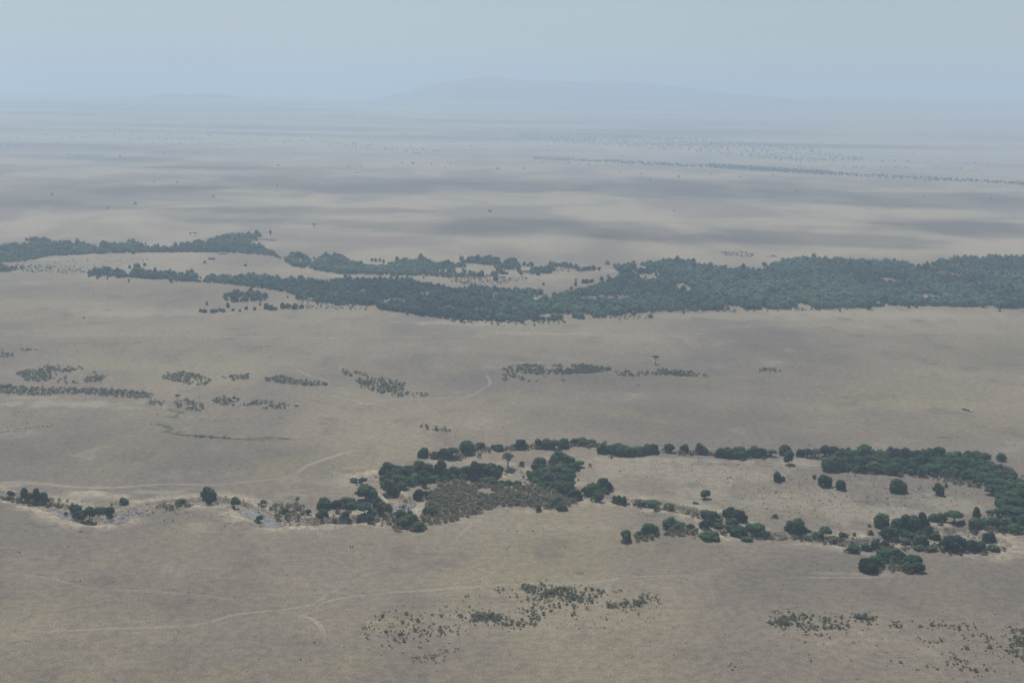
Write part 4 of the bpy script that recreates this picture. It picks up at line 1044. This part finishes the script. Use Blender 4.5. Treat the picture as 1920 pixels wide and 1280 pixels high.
# far scattered trees and scrub lines
FARP = [([(1000, 296), (1150, 302), (1330, 310), (1500, 321), (1920, 343), (1920, 348), (1500, 327), (1330, 316), (1150, 306), (1000, 299)], 26, .8), ([(1330, 308), (1560, 322), (1560, 327), (1330, 315)], 17, .5), ([(960, 250), (1150, 252), (1300, 258), (1500, 275), (1640, 300), (1500, 306), (1300, 285), (1000, 265)], 42, .55), ([(240, 260), (380, 258), (380, 264), (240, 264)], 50, .6), ([(530, 265), (640, 268), (830, 282), (830, 292), (760, 290), (640, 275), (530, 270)], 55, .5),
        ([(0, 257), (240, 258), (240, 262), (0, 262)], 60, .4), ([(270, 206), (560, 208), (700, 218), (560, 222), (270, 214)], 120, .35), ([(620, 212), (770, 208), (760, 222), (640, 220)], 110, .7), ([(200, 224), (380, 232), (520, 245), (420, 250), (240, 236)], 100, .35), ([(860, 215), (1300, 232), (1300, 240), (860, 224)], 120, .45), ([(540, 312), (960, 316), (1400, 332), (1400, 335), (960, 319), (540, 315)], 110, .5), ([(0, 262), (1920, 330), (1920, 420), (0, 400)], 230, .12), ([(0, 225), (1920, 262), (1920, 300), (0, 260)], 260, .3)]
fr_ = random.Random(21)
for k in range(26):
    x0 = fr_.uniform(-100, 1500); L = fr_.uniform(160, 520); y0 = fr_.uniform(206, 300) + x0 * .016; th = fr_.uniform(.8, 3.0)
    FARP.append(([(x0, y0), (x0 + L * .5, y0 + L * .008 - th * .5), (x0 + L, y0 + L * .016), (x0 + L * .5, y0 + L * .008 + th)], fr_.uniform(60, 95), fr_.uniform(.4, .9)))
sp = []
for k, (poly, s, keep) in enumerate(FARP):
    Q = scatter_px(poly, s, 210 + k)
    sp.append(Q[rng.uniform(0, 1, len(Q)) < keep])
P = np.concatenate(sp)
W = rng.uniform(7, 15, len(P)) * (1 + 0.5 * smooth(9000, 20000, np.hypot(P[:, 0], P[:, 1]))) * 1.05
mass('far_scrub', TS, P, W, W * .7, MAT['forest'], 'dotted far-off scrub and tree lines fading into the haze', 'scrub', rng.normal(0, .2, len(P)), 11)
print('far', len(P))

# grass tussocks: countless small dark tufts over the near plain
TF = [crown(500 + s, [(0, 0, .4, .4, .5)], 7, 0.26, 1, core=0.0) for s in range(4)]
tf = []
for k, (poly, s, keep) in enumerate([([(-60, 1290), (-60, 640), (1980, 640), (1980, 1290)], 16, .30), ([(1330, 960), (1450, 900), (1600, 890), (1850, 915), (1880, 950), (1800, 965), (1640, 990), (1560, 990), (1420, 975)], 5.5, .5), ([(1000, 870), (1440, 860), (1560, 890), (1420, 960), (1140, 925)], 7, .3), ([(1170, 955), (1260, 958), (1260, 970), (1170, 968)], 5, .4),
                                     ([(0, 915), (240, 918), (420, 930), (500, 935), (660, 960), (740, 990), (500, 990), (240, 985), (0, 950)], 6, .35), ([(520, 960), (660, 968), (700, 980), (540, 984)], 4, .5), ([(950, 1090), (1260, 1090), (1260, 1170), (680, 1210), (680, 1150)], 7, .35), ([(1440, 1140), (1930, 1150), (1930, 1270), (1440, 1200)], 8, .3),
                                     ([(40, 482), (400, 480), (480, 490), (300, 504), (60, 496)], 11, .25), ([(250, 952), (330, 945), (350, 955), (270, 968)], 3, .6)]):
    Q = scatter_px(poly, s, 240 + k)
    nz = fbm(Q[:, 0] / 70., Q[:, 1] / 70., 58) + rng.uniform(-.25, .25, len(Q))
    tf.append(Q[nz > np.quantile(nz, 1 - keep)])
P = np.concatenate(tf)
W = rng.uniform(0.5, 1.6, len(P)) * np.where(rng.uniform(0, 1, len(P)) < .12, 1.7, 1)
mass('grass_tussocks', TF, P, W, W * .55, MAT['tuft'], 'small dark grass tussocks dotted over the plain', 'grass', rng.normal(0, .3, len(P)), 12)
print('tufts', len(P))

# pale stones in the river bend
st = []
IV1, IF1 = ICO[1]
for k in range(4):
    rr = np.random.default_rng(600 + k)
    st.append((IV1 * (1 + rr.normal(0, .16, (len(IV1), 1))) * np.array([.5, .4, .35]) + np.array([0, 0, .15]), IF1, np.zeros((0, 4), int), rr.uniform(.3, .7, len(IV1))))
MAT['stone'] = foliage_mat('river_stone', (0.12, 0.11, 0.10), (0.40, 0.38, 0.34), None, 0.0)
sp = [scatter_px([(215, 970), (240, 952), (275, 953), (262, 966), (235, 975)], 2.6, 290), scatter_px([(745, 945), (752, 938), (775, 945), (765, 953)], 2.4, 291), scatter_px([(520, 970), (600, 970), (600, 980), (520, 982)], 3.6, 292), scatter_px([(1350, 970), (1362, 968), (1368, 985), (1355, 988)], 3, 293), scatter_px([(1780, 990), (1850, 1000), (1860, 1018), (1800, 1005)], 4, 294)]
P = np.concatenate(sp); W = rng.uniform(.6, 2.4, len(P))
mass('river_stones', st, P, W, W * .8, MAT['stone'], 'pale and dark stones strewn along the shallow river bed', 'stones', rng.normal(0, .3, len(P)), 13)

# ------------------------------------------------------------------ single shrubs of the foreground thickets
def place_shrub(me, px, py, w, h):
    P = at(px, py); m = mpp(P)
    o = bpy.data.objects.new('shrub', me); COL.objects.link(o)
    dep = math.atan2(CAM_H, math.hypot(P[0], P[1]))
    wm = w * m; hm = max(h * m / math.cos(dep), .5 * wm)
    o.location = (P[0], P[1], ground_z(P[0], P[1])); o.scale = (wm, wm, hm)
    o.rotation_euler = (0, 0, random.uniform(0, 6.28))
    return o
THICK = [
 ('thicket below the long track', 'shrubs of the thicket below the long track', [([(965, 1100), (1010, 1093), (1050, 1100), (1090, 1108), (1095, 1130), (1060, 1125), (1000, 1112)], 7.5, 48, 9), ([(985, 1108), (1110, 1110), (1070, 1165), (985, 1160)], 13, 36, 8), ([(1100, 1100), (1140, 1106), (1110, 1130), (1085, 1128)], 13, 10, 9)], [(935, 1106), (944, 1106), (960, 1106), (970, 1118), (1015, 1095), (1020, 1098), (1155, 1110), (1166, 1108), (878, 1118)]),
 ('dense patch by the bare strip', 'shrubs of the dense patch beside the bare strip', [([(880, 1155), (905, 1150), (930, 1150), (940, 1158), (920, 1166), (890, 1164)], 6.5, 24, 9), ([(930, 1155), (1010, 1160), (1005, 1175), (935, 1175)], 12, 16, 8)], [(974, 1142), (982, 1143), (1076, 1140), (1100, 1138)]),
 ('short row right of the thicket', 'shrubs of the short row', [([(1138, 1135), (1175, 1128), (1215, 1126), (1205, 1136), (1142, 1141)], 8, 22, 9), ([(1200, 1115), (1235, 1112), (1240, 1120), (1205, 1125)], 11, 6, 6)], []),
 ('loose scatter left of the thickets', 'shrubs scattered left of the thickets', [], [(680, 1178), (692, 1176), (710, 1156), (718, 1156), (746, 1157), (762, 1152), (772, 1160), (783, 1162), (755, 1168), (766, 1168), (775, 1176), (733, 1183), (724, 1184), (738, 1193), (748, 1191), (753, 1190), (757, 1202), (745, 1202), (728, 1203), (779, 1183), (795, 1182), (800, 1188), (807, 1190), (826, 1176), (836, 1178), (828, 1184), (812, 1170), (856, 1147), (858, 1184), (827, 1156), (864, 1156), (880, 1138), (844, 1182), (820, 1192)]),
 ('thin patch below the dark hollows', 'shrubs of the thin right patch', [([(1438, 1172), (1470, 1155), (1490, 1160), (1480, 1174)], 7.5, 18, 10), ([(1480, 1150), (1580, 1158), (1582, 1182), (1490, 1180)], 13, 30, 8)], [(1540, 1190), (1590, 1173), (1627, 1172), (1452, 1148), (1480, 1147)]),
 ('low dense strip at right', 'shrubs of the low dense strip', [([(1597, 1155), (1620, 1152), (1642, 1160), (1630, 1163), (1600, 1158)], 5.5, 14, 8)], []),
 ('scatter over the lower right corner', 'shrubs scattered over the lower right corner', [([(1890, 1185), (1930, 1180), (1930, 1240), (1895, 1230)], 11, 24, 9)], [(1675, 1166), (1684, 1166), (1680, 1174), (1690, 1175), (1725, 1174), (1747, 1172), (1760, 1172), (1772, 1173), (1785, 1174), (1798, 1178), (1812, 1174), (1828, 1176), (1808, 1194), (1826, 1192), (1850, 1196), (1858, 1194), (1851, 1204), (1732, 1204), (1752, 1204), (1765, 1202), (1812, 1216), (1856, 1214), (1876, 1212), (1782, 1236), (1790, 1234), (1788, 1246), (1800, 1240), (1814, 1240), (1806, 1250), (1828, 1258), (1832, 1260), (1850, 1256), (1738, 1250), (1688, 1242), (1872, 1230), (1888, 1220), (1812, 1280), (1770, 1282), (1520, 1239), (1378, 1250)]),
]
for phrase, group, areas, single in THICK:
    lst = [(x, y, random.uniform(6, 11) if random.random() < .6 else random.uniform(3.5, 6)) for x, y in single]
    for k, (poly, dmin, cnt, w) in enumerate(areas):
        pl = np.array(poly, float); got = []; tries = 0
        while len(got) < cnt and tries < 6000:
            tries += 1
            q = np.array([random.uniform(pl[:, 0].min(), pl[:, 0].max()), random.uniform(pl[:, 1].min(), pl[:, 1].max())])
            if not inside(q[None], pl)[0]: continue
            if any(math.hypot(q[0] - g[0], (q[1] - g[1]) * 2.2) < dmin * .62 for g in got): continue
            got.append(q)
        lst += [(g[0], g[1], w * random.uniform(.7, 1.35)) for g in got]
    ys = sorted(y for _, y, _ in lst)
    nrow = max(1, round(len(lst) / 14))
    cut = [ys[min(int(len(ys) * (j + 1) / nrow), len(ys) - 1)] for j in range(nrow)]
    rows = [[] for _ in range(nrow)]
    for it in lst:
        j = next((j for j in range(nrow) if it[1] <= cut[j]), nrow - 1)
        rows[j].append(it)
    for j, row in enumerate(rows):
        for i, (x, y, w) in enumerate(sorted(row)):
            dry = random.random() < .25
            o = place_shrub(random.choice(DRY if dry else SHRUBS), x, y, w, w * random.uniform(.62, .9))
            rw = 'from left' if nrow == 1 else ('in %s row from back' % ordinal(j + 1))
            tag(o, '%s %s shrub, %s %s, %s' % ('big' if w > 9 else 'small' if w < 6 else 'middling', 'brown grey' if dry else 'grey green', ordinal(i + 1), rw, phrase), 'shrub', group)

low = []
for o in [o for o in COL.objects if o.get('category') == 'shrub']:
    for k in range(5):
        low.append((o.location.x + rng.normal(0, 2.8), o.location.y + rng.normal(0, 5.5)))
P = np.array(low)
W = rng.uniform(0.7, 2.2, len(P))
mass('low_scrub', TS, P, W, W * .6, MAT['scrub'], 'pale low scrub thinning out around the foreground shrubs', 'scrub', rng.normal(0, .3, len(P)), 16)

# ------------------------------------------------------------------ animals
def fur(name, c):
    return simple_mat(name, c, .9, .05, .2, 2.0)
MAT['fur'] = fur('dark_fur', (0.055, 0.045, 0.038))
MAT['white_feather'] = fur('white_feather', (0.75, 0.74, 0.70))
MAT['dark_feather'] = fur('dark_feather', (0.035, 0.030, 0.027))
def skin_mesh(name, chains, mat, sub=1):
    """one continuous body from connected edges with a radius per joint"""
    me = bpy.data.meshes.new(name)
    V = []; E = []; Rr = []; ix = {}
    for ch in chains:
        prev = None
        for (key, co, rad) in ch:
            if key not in ix:
                ix[key] = len(V); V.append(co); Rr.append(rad)
            if prev is not None: E.append((prev, ix[key]))
            prev = ix[key]
    me.from_pydata(V, E, [])
    o = bpy.data.objects.new(name, me); COL.objects.link(o)
    md = o.modifiers.new('skin', 'SKIN')
    for i, rad in enumerate(Rr):
        me.skin_vertices[0].data[i].radius = (rad, rad) if not isinstance(rad, tuple) else rad
    me.skin_vertices[0].data[0].use_root = True
    sd = o.modifiers.new('sub', 'SUBSURF'); sd.levels = sub; sd.render_levels = sub
    dg = bpy.context.evaluated_depsgraph_get()
    me2 = bpy.data.meshes.new_from_object(o.evaluated_get(dg))
    bpy.data.objects.remove(o)
    me2.name = name
    me2.materials.clear(); me2.materials.append(mat)
    return me2
def antelope(graze):
    hd = [('head', (1.08, 0, .45), .075), ('muz', (1.12, 0, .22), .045)] if graze else [('head', (.98, 0, 1.28), .08), ('muz', (1.18, 0, 1.20), .05)]
    nk = [('neck', (.86, 0, .82), .11)] if graze else [('neck', (.84, 0, 1.08), .11)]
    ch = [[('pel', (-.5, 0, .92), .22), ('bel', (-.1, 0, .86), .24), ('chest', (.42, 0, .90), .25)] + nk + hd,
          [('pel', (-.5, 0, .92), .22), ('tail', (-.72, 0, .85), .04), ('tail2', (-.78, 0, .55), .025)]]
    for s in (-1, 1):
        ch.append([('chest', (.42, 0, .90), .25), ('sh%d' % s, (.44, .15 * s, .68), .085), ('kn%d' % s, (.46, .14 * s, .38), .05), ('fh%d' % s, (.45, .14 * s, 0), .035)])
        ch.append([('pel', (-.5, 0, .92), .22), ('st%d' % s, (-.42, .15 * s, .66), .10), ('hk%d' % s, (-.62, .14 * s, .36), .05), ('hh%d' % s, (-.56, .14 * s, 0), .035)])
        ch.append([hd[0], ('hn%d' % s, (hd[0][1][0] - .06, .10 * s, hd[0][1][2] + .14), .025), ('hp%d' % s, (hd[0][1][0] - .12, .07 * s, hd[0][1][2] + .32), .012)])
    return skin_mesh('antelope', ch, MAT['fur'])
ANT = [antelope(True), antelope(False)]
def bird(mat):
    ch = [[('b0', (-.18, 0, .42), .10), ('b1', (.05, 0, .48), .16), ('b2', (.20, 0, .58), .09), ('n', (.25, 0, .78), .045), ('h', (.30, 0, .88), .06), ('k', (.48, 0, .82), .015)], [('b0', (-.18, 0, .42), .10), ('t', (-.42, 0, .34), .05)]]
    for s in (-1, 1):
        ch.append([('b1', (.05, 0, .48), .16), ('w%d' % s, (-.05, .17 * s, .44), .06), ('wt%d' % s, (-.34, .12 * s, .34), .03)])
        ch.append([('b1', (.05, 0, .48), .16), ('l%d' % s, (.02, .07 * s, .22), .022), ('f%d' % s, (.03, .07 * s, 0), .018)])
    return skin_mesh('bird', ch, mat)
BW, BD = bird(MAT['white_feather']), bird(MAT['dark_feather'])

def place(me, name, px, py, s, rz=None):
    P = at(px, py)
    o = bpy.data.objects.new(name, me); COL.objects.link(o)
    o.location = (P[0], P[1], ground_z(P[0], P[1])); o.scale = (s, s, s)
    o.rotation_euler = (0, 0, random.uniform(0, 6.28) if rz is None else rz)
    return o
herd = [(390, 530), (470, 520), (520, 545), (575, 505), (590, 575), (405, 635), (650, 650), (750, 640), (740, 510), (770, 470), (820, 560), (875, 435), (930, 525), (1000, 530), (965, 570), (1025, 595), (1045, 480), (1040, 435), (970, 475), (1070, 665), (1190, 440), (1100, 455), (1280, 390), (1210, 285), (1360, 325), (1410, 350), (1395, 295), (1350, 500), (1635, 345), (1645, 265), (1745, 270), (1320, 600), (620, 65), (580, 228), (640, 228)]
def herd_place(lst, s, phrase, group, rz=None):
    for i, (x, y) in enumerate(sorted(lst)):
        k = random.random() < .75
        a = random.choice([0, math.pi]) + random.uniform(-.7, .7) if rz is None else rz + random.uniform(-.2, .2)
        o = place(ANT[0 if k else 1], 'antelope', x, y, s * random.uniform(.85, 1.15), a)
        tag(o, 'dark antelope, %s from left %s' % (ordinal(i + 1), phrase), 'antelope', group)
herd_place([(750 + x / 16, 1200 + y / 16 + .8) for x, y in herd], 0.95, 'in the loose herd below the scattered shrubs', 'antelopes of the near herd')
herd_place([(x / 12, 780 + y / 12 + .8) for x, y in [(45, 358), (105, 350), (180, 335), (330, 347), (415, 295), (582, 278), (685, 268), (800, 252), (870, 243), (965, 235), (1060, 232), (1160, 220)]], 1.25, 'walking in single file along the path', 'antelopes in single file', .3)
herd_place([(280 + x / 6.857, 730 + y / 6.857) for x, y in [(345, 553), (370, 552), (395, 553), (430, 553), (460, 550)]], 1.1, 'in the short line above the ditch', 'antelopes above the ditch', .1)
mead = []
while len(mead) < 48:
    q = (random.uniform(90, 290), random.uniform(485, 499))
    if inside(np.array([q]), [(80, 489), (150, 484), (290, 484), (295, 492), (200, 499), (90, 496)])[0]: mead.append(q)
herd_place(mead, 1.5, 'in the big herd on the pale far meadow', 'antelopes of the far meadow')
for i, (x, y) in enumerate(sorted([(440, 410), (515, 465), (570, 455), (645, 445), (640, 250), (735, 200), (490, 395), (550, 400)])):
    o = place(BW, 'bird', 290 + x / 16, 1170 + y / 16 + .5, .95)
    tag(o, 'white bird, %s from left of the white birds gathered on the ground' % ordinal(i + 1), 'bird', 'white birds on the ground')
for i, (x, y) in enumerate(sorted([(595, 415), (575, 385), (650, 405), (690, 245), (705, 212), (765, 212), (925, 210), (1000, 230), (660, 180)])):
    o = place(BD, 'bird', 290 + x / 16, 1170 + y / 16 + .5, 1.0)
    tag(o, 'dark bird, %s from left of the dark birds among the white ones' % ordinal(i + 1), 'bird', 'dark birds on the ground')

# ------------------------------------------------------------------ vehicles
MAT['white_paint'] = simple_mat('white_paint', (0.72, 0.72, 0.70), .35, .5, .05)
MAT['dark_paint'] = simple_mat('dark_green_paint', (0.035, 0.042, 0.040), .4, .5, .1)
MAT['tan_paint'] = simple_mat('beige_paint', (0.42, 0.40, 0.36), .5, .4, .08)
MAT['glass'] = simple_mat('dark_window', (0.02, 0.024, 0.03), .12, .6, .05)
MAT['rubber'] = simple_mat('tyre_rubber', (0.018, 0.018, 0.018), .9, .1)
MAT['rim'] = simple_mat('wheel_rim', (0.35, 0.35, 0.35), .5, .4)
MAT['canvas'] = simple_mat('tent_canvas', (0.34, 0.36, 0.32), .9, .05)
MAT['white_roof'] = simple_mat('white_sheet_roof', (0.78, 0.77, 0.73), .6, .2, .08)
MAT['thatch'] = simple_mat('grass_thatch', (0.24, 0.20, 0.145), .95, .05, .3)
MAT['red_roof'] = simple_mat('rust_red_roof', (0.26, 0.12, 0.085), .8, .1, .2)
MAT['mud'] = simple_mat('mud_wall', (0.16, 0.14, 0.12), .95, .05, .2)
def box_bm(bm, x0, x1, y0, y1, z0, z1, taper=(0, 0, 0)):
    """box with its top drawn in by taper (front, back, side)"""
    vs = [bm.verts.new(c) for c in [(x0, y0, z0), (x1, y0, z0), (x1, y1, z0), (x0, y1, z0),
          (x0 + taper[1], y0 + taper[2], z1), (x1 - taper[0], y0 + taper[2], z1), (x1 - taper[0], y1 - taper[2], z1), (x0 + taper[1], y1 - taper[2], z1)]]
    for f in [(3, 2, 1, 0), (4, 5, 6, 7), (0, 1, 5, 4), (1, 2, 6, 5), (2, 3, 7, 6), (3, 0, 4, 7)]:
        bm.faces.new([vs[i] for i in f])
def bm_mesh(name, fn, mat, bevel=0.0):
    bm = bmesh.new(); fn(bm)
    if bevel:
        bmesh.ops.bevel(bm, geom=list(bm.edges), offset=bevel, segments=2, affect='EDGES')
    bmesh.ops.recalc_face_normals(bm, faces=bm.faces)
    me = bpy.data.meshes.new(name); bm.to_mesh(me); bm.free(); me.materials.append(mat)
    return me
def cyl(bm, x, y, z, r, hw, n=18):
    a = [bm.verts.new((x + r * math.cos(2 * math.pi * k / n), y - hw, z + r * math.sin(2 * math.pi * k / n))) for k in range(n)]
    b = [bm.verts.new((x + r * math.cos(2 * math.pi * k / n), y + hw, z + r * math.sin(2 * math.pi * k / n))) for k in range(n)]
    bm.faces.new(a); bm.faces.new(b[::-1])
    for k in range(n):
        bm.faces.new([a[k], b[k], b[(k + 1) % n], a[(k + 1) % n]])
def car_meshes(body, roof):
    def fb(bm):
        box_bm(bm, -2.35, 2.35, -.9, .9, .45, 1.12, (.08, .05, .04))
    def fc(bm):
        box_bm(bm, -2.28, 1.05, -.85, .85, 1.10, 1.88, (.55, .12, .10))
    def fr(bm):
        box_bm(bm, -2.05, .45, -.76, .76, 1.90, 2.02, (.1, .1, .06))
    def fw(bm):
        for s in (-1, 1):
            for (a, b) in ((-2.0, -1.15), (-1.05, -.2), (-.1, .55)):
                y = .80 * s
                vs = [bm.verts.new(c) for c in [(a, .862 * s, 1.22), (b, .862 * s, 1.22), (b - .05, .795 * s, 1.72), (a + .05, .795 * s, 1.72)]]
                bm.faces.new(vs if s < 0 else vs[::-1])
    def fws(bm):
        bm.faces.new([bm.verts.new(c) for c in [(1.0, -.72, 1.2), (1.0, .72, 1.2), (.66, .66, 1.75), (.66, -.66, 1.75)]])
    return dict(body=bm_mesh('body', fb, MAT[body], .06), cabin=bm_mesh('cabin', fc, MAT[body], .05), roof=bm_mesh('roof', fr, MAT[roof], .03), window=bm_mesh('window', fw, MAT['glass']), windscreen=bm_mesh('windscreen', fws, MAT['glass']))
def tyre(bm): cyl(bm, 0, 0, 0, .40, .13)
def rim(bm): cyl(bm, 0, 0, 0, .22, .145)
TYRE, RIM = bm_mesh('tyre', tyre, MAT['rubber'], .03), bm_mesh('rim', rim, MAT['rim'])
def car(meshes, px, py, toward, name, label, group=None, s=1.0):
    e = bpy.data.objects.new(name, None); COL.objects.link(e)
    P = at(px, py); q = at(*toward)
    e.location = (P[0], P[1], ground_z(P[0], P[1]) + .02)
    e.rotation_euler = (0, 0, math.atan2(q[1] - P[1], q[0] - P[0])); e.scale = (s, s, s)
    for k, me in meshes.items(): link(k, me, e)
    for x in (-1.45, 1.45):
        for y in (-.82, .82):
            w = link('wheel', TYRE, e); w.location = (x, y, .40)
            link('rim', RIM, w)
    tag(e, label, 'car', group)
    return e
WHITE = car_meshes('white_paint', 'white_paint'); DARK = car_meshes('dark_paint', 'tan_paint'); MIXED = car_meshes('dark_paint', 'white_paint')
car(WHITE, 1821, 772.2, (1832, 776), 'safari_vehicle', 'white safari vehicle at the front of the three-car convoy on open plain', 'convoy of safari vehicles', 1.08)
car(MIXED, 1814.6, 770.2, (1826, 774), 'safari_vehicle', 'dark middle vehicle of the three-car convoy, pale roofed', 'convoy of safari vehicles', 1.08)
car(DARK, 1807.8, 768.4, (1820, 772), 'safari_vehicle', 'dark rearmost vehicle of the three-car convoy', 'convoy of safari vehicles', 1.08)
car(MIXED, 556, 761.5, (540, 765), 'safari_vehicle', 'dark off-road car driving alone on the dirt track beside shrubs', None, 1.05)
car(DARK, 174.5, 549.5, (150, 530), 'safari_vehicle', 'tiny dark car on the faint track under the left forest arm', None, 1.0)
car(DARK, 157.5, 596, (158, 590), 'safari_vehicle', 'tiny dark car seen from behind on the pale sunlit strip', None, 1.25)

# ------------------------------------------------------------------ camp buildings in the forest
def hut(px, py, wid, dep, wall_h, roof_h, wall, roof, name, label, cat, rz=0.0, posts=False):
    e = bpy.data.objects.new(name, None); COL.objects.link(e)
    P = at(px, py); e.location = (P[0], P[1], 0); e.rotation_euler = (0, 0, rz)
    a, b = wid / 2, dep / 2
    def fw(bm): box_bm(bm, -a * .9, a * .9, -b * .85, b * .85, 0, wall_h)
    def frf(bm):
        v = [bm.verts.new(c) for c in [(-a, -b, wall_h), (a, -b, wall_h), (a, b, wall_h), (-a, b, wall_h), (-a * .8, 0, wall_h + roof_h), (a * .8, 0, wall_h + roof_h)]]
        for f in [(0, 1, 5, 4), (2, 3, 4, 5), (1, 2, 5), (3, 0, 4), (3, 2, 1, 0)]: bm.faces.new([v[i] for i in f])
    def fd(bm): box_bm(bm, -.55, .55, -b * .85 - .05, -b * .85 + .02, 0, min(2.1, wall_h * .9))
    def fwin(bm): box_bm(bm, -.5, .5, -b * .85 - .04, -b * .85 + .02, wall_h * .45, wall_h * .8)
    link('wall', bm_mesh('wall', fw, MAT[wall]), e); link('roof', bm_mesh('roof', frf, MAT[roof]), e); link('door', bm_mesh('door', fd, MAT['bark']), e)
    wm = bm_mesh('window', fwin, MAT['glass'])
    for k in (-.55, .55):
        w = link('window', wm, e); w.location = (a * k, 0, 0)
    tag(e, label, cat)
    return e
hut(397, 486.5, 16, 6, 2.6, 2.2, 'mud', 'mud', 'long_hut', 'long low dark hut alone on the pale far meadow', 'hut')
hut(417, 476.5, 22, 6, 2.4, 2.0, 'canvas', 'canvas', 'lodge_building', 'pale grey lodge building under the upper forest edge', 'lodge')
hut(987, 511, 14, 7, 2.6, 2.8, 'mud', 'thatch', 'lodge_building', 'largest camp roof, cream coloured, among forest trees', 'lodge', .2)
hut(983.5, 514.5, 3.2, 3.2, 2.2, 1.2, 'white_roof', 'white_roof', 'tent', 'small white tent in front of the largest camp roof', 'tent')
hut(978.5, 518.5, 3.2, 3.0, 2.2, 1.2, 'white_roof', 'white_roof', 'tent', 'small white tent left of the meadow edge', 'tent')
hut(930, 557.5, 7, 5, 2.8, 1.8, 'canvas', 'white_roof', 'tent', 'white roofed tent alone in the middle of the dark forest', 'tent', -.2)
hut(929.5, 535.5, 2.8, 2.8, 2.0, 1.2, 'white_roof', 'white_roof', 'tent', 'tiny white tent at the tip of the tan meadow', 'tent')
hut(905.5, 535.8, 3.0, 3.0, 2.2, 1.2, 'white_roof', 'white_roof', 'tent', 'tiny white tent beside the rust red roof', 'tent')
hut(898, 538, 9, 5, 2.4, 1.8, 'mud', 'red_roof', 'lodge_building', 'low lodge with a rust red roof at the scrub edge', 'lodge')
hut(1004, 562, 7, 4, 1.6, 1.2, 'white_roof', 'white_roof', 'tent', 'flat white tent deep in the dark right forest', 'tent')
hut(944, 521, 8, 4, 2.0, 1.6, 'canvas', 'thatch', 'lodge_building', 'low thatched lodge left of the white tents', 'lodge')
hut(1001, 542, 3, 3, 2.0, 1.2, 'white_roof', 'white_roof', 'tent', 'tiny white tent on the rim of the main forest', 'tent')

# ------------------------------------------------------------------ clouds overhead (they throw the shade bands on the plain)
def cloud_mat():
    t = NT('cloud_white')
    a = t.attr('dens')
    nz = t.noise(t.pos(), 1 / 240., 6, 0.65)
    al = t.ramp(t.math('ADD', a, t.math('MULTIPLY', t.math('SUBTRACT', nz, 0.5), 2.0)), 0.15, 0.75, 0.0, 1.0)
    al = t.math('MULTIPLY', al, t.attr('opac'))
    d = t.n('ShaderNodeBsdfDiffuse'); d.inputs[0].default_value = (.9, .9, .9, 1)
    tr = t.n('ShaderNodeBsdfTransparent'); mx = t.n('ShaderNodeMixShader')
    t.l(al, mx.inputs[0]); t.l(tr.outputs[0], mx.inputs[1]); t.l(d.outputs[0], mx.inputs[2]); t.l(mx.outputs[0], t.out.inputs[0])
    return t.m
MAT['cloud'] = cloud_mat()
CLOUD_Z = 1600.0
# shade centre in the picture, half width and half height in pixels, opacity
SHADES = [(160, 365, 340, 27, .46), (560, 395, 280, 9, .4), (700, 346, 440, 18, .5), (1250, 350, 440, 18, .45), (1650, 372, 440, 15, .45), (940, 428, 320, 19, .5), (1500, 448, 350, 15, .45), (1850, 430, 240, 17, .45), (560, 416, 240, 7, .3), (190, 298, 170, 5, .4), (440, 316, 240, 5, .4),
          (1650, 655, 480, 40, 0.18), (1000, 690, 420, 45, 0.15), (280, 545, 260, 22, 0.22), (250, 650, 420, 22, 0.15), (1500, 720, 420, 30, 0.14), (300, 850, 380, 45, 0.12), (1400, 790, 620, 40, 0.10), (250, 1120, 420, 55, 0.15), (1000, 1040, 560, 40, 0.10), (1650, 1100, 420, 45, 0.10), (1000, 1250, 700, 40, 0.08), (120, 1240, 300, 50, 0.11),
          (1150, 560, 220, 26, .2), (1650, 505, 260, 14, .2), (760, 545, 220, 16, .2)]
Vs = []; Ts = []; dn = []; op = []; off = 0
IV3, IF3 = ico(4)
for k, (sx, sy, rx, ry, o_) in enumerate(SHADES):
    c = at(sx, sy); tt = CLOUD_Z / SUNV[2]
    cc = c + SUNV * tt
    a = rx * mpp(c); b = max(abs(at(sx, sy - ry)[1] - at(sx, sy + ry)[1]) / 2, 60)
    rr = np.hypot(IV3[:, 0], IV3[:, 1])
    th = min(a, b) * 0.10 + 15
    lump = 1 + 0.5 * (fbm(IV3[:, 0] * 4 + k * 7, IV3[:, 1] * 4 + IV3[:, 2] * 2, 90 + k) - .5)
    v = IV3 * np.array([a * 1.25, b * 1.25, th]) * lump[:, None] + cc
    Vs.append(v); Ts.append(IF3 + off); off += len(v)
    dn.append(1 - rr ** 1.6); op.append(np.full(len(v), 1 - math.sqrt(1 - o_)))
me = mesh_np('clouds', np.concatenate(Vs), [np.concatenate(Ts)], [MAT['cloud']], attrs={'dens': ('POINT', np.concatenate(dn)), 'opac': ('POINT', np.concatenate(op))}, smooth_shade=True)
tag(link('clouds', me), 'thin broken clouds high above the plain casting soft shade bands', 'clouds', kind='stuff')

# ------------------------------------------------------------------ haze: one closed box of even air
def fh(bm): box_bm(bm, -74000, 74000, -74000, 74000, -130, 900)
t = NT('haze_air')
pv = t.n('ShaderNodeVolumePrincipled')
pv.inputs['Color'].default_value = (*HAZE_COLOR, 1)
pv.inputs['Density'].default_value = HAZE_DENSITY
pv.inputs['Anisotropy'].default_value = HAZE_ANISO
t.l(pv.outputs[0], t.out.inputs['Volume'])
hz = link('haze', bm_mesh('haze', fh, t.m))
tag(hz, 'pale blue dusty air fading the far plain and hills', 'haze', kind='stuff')
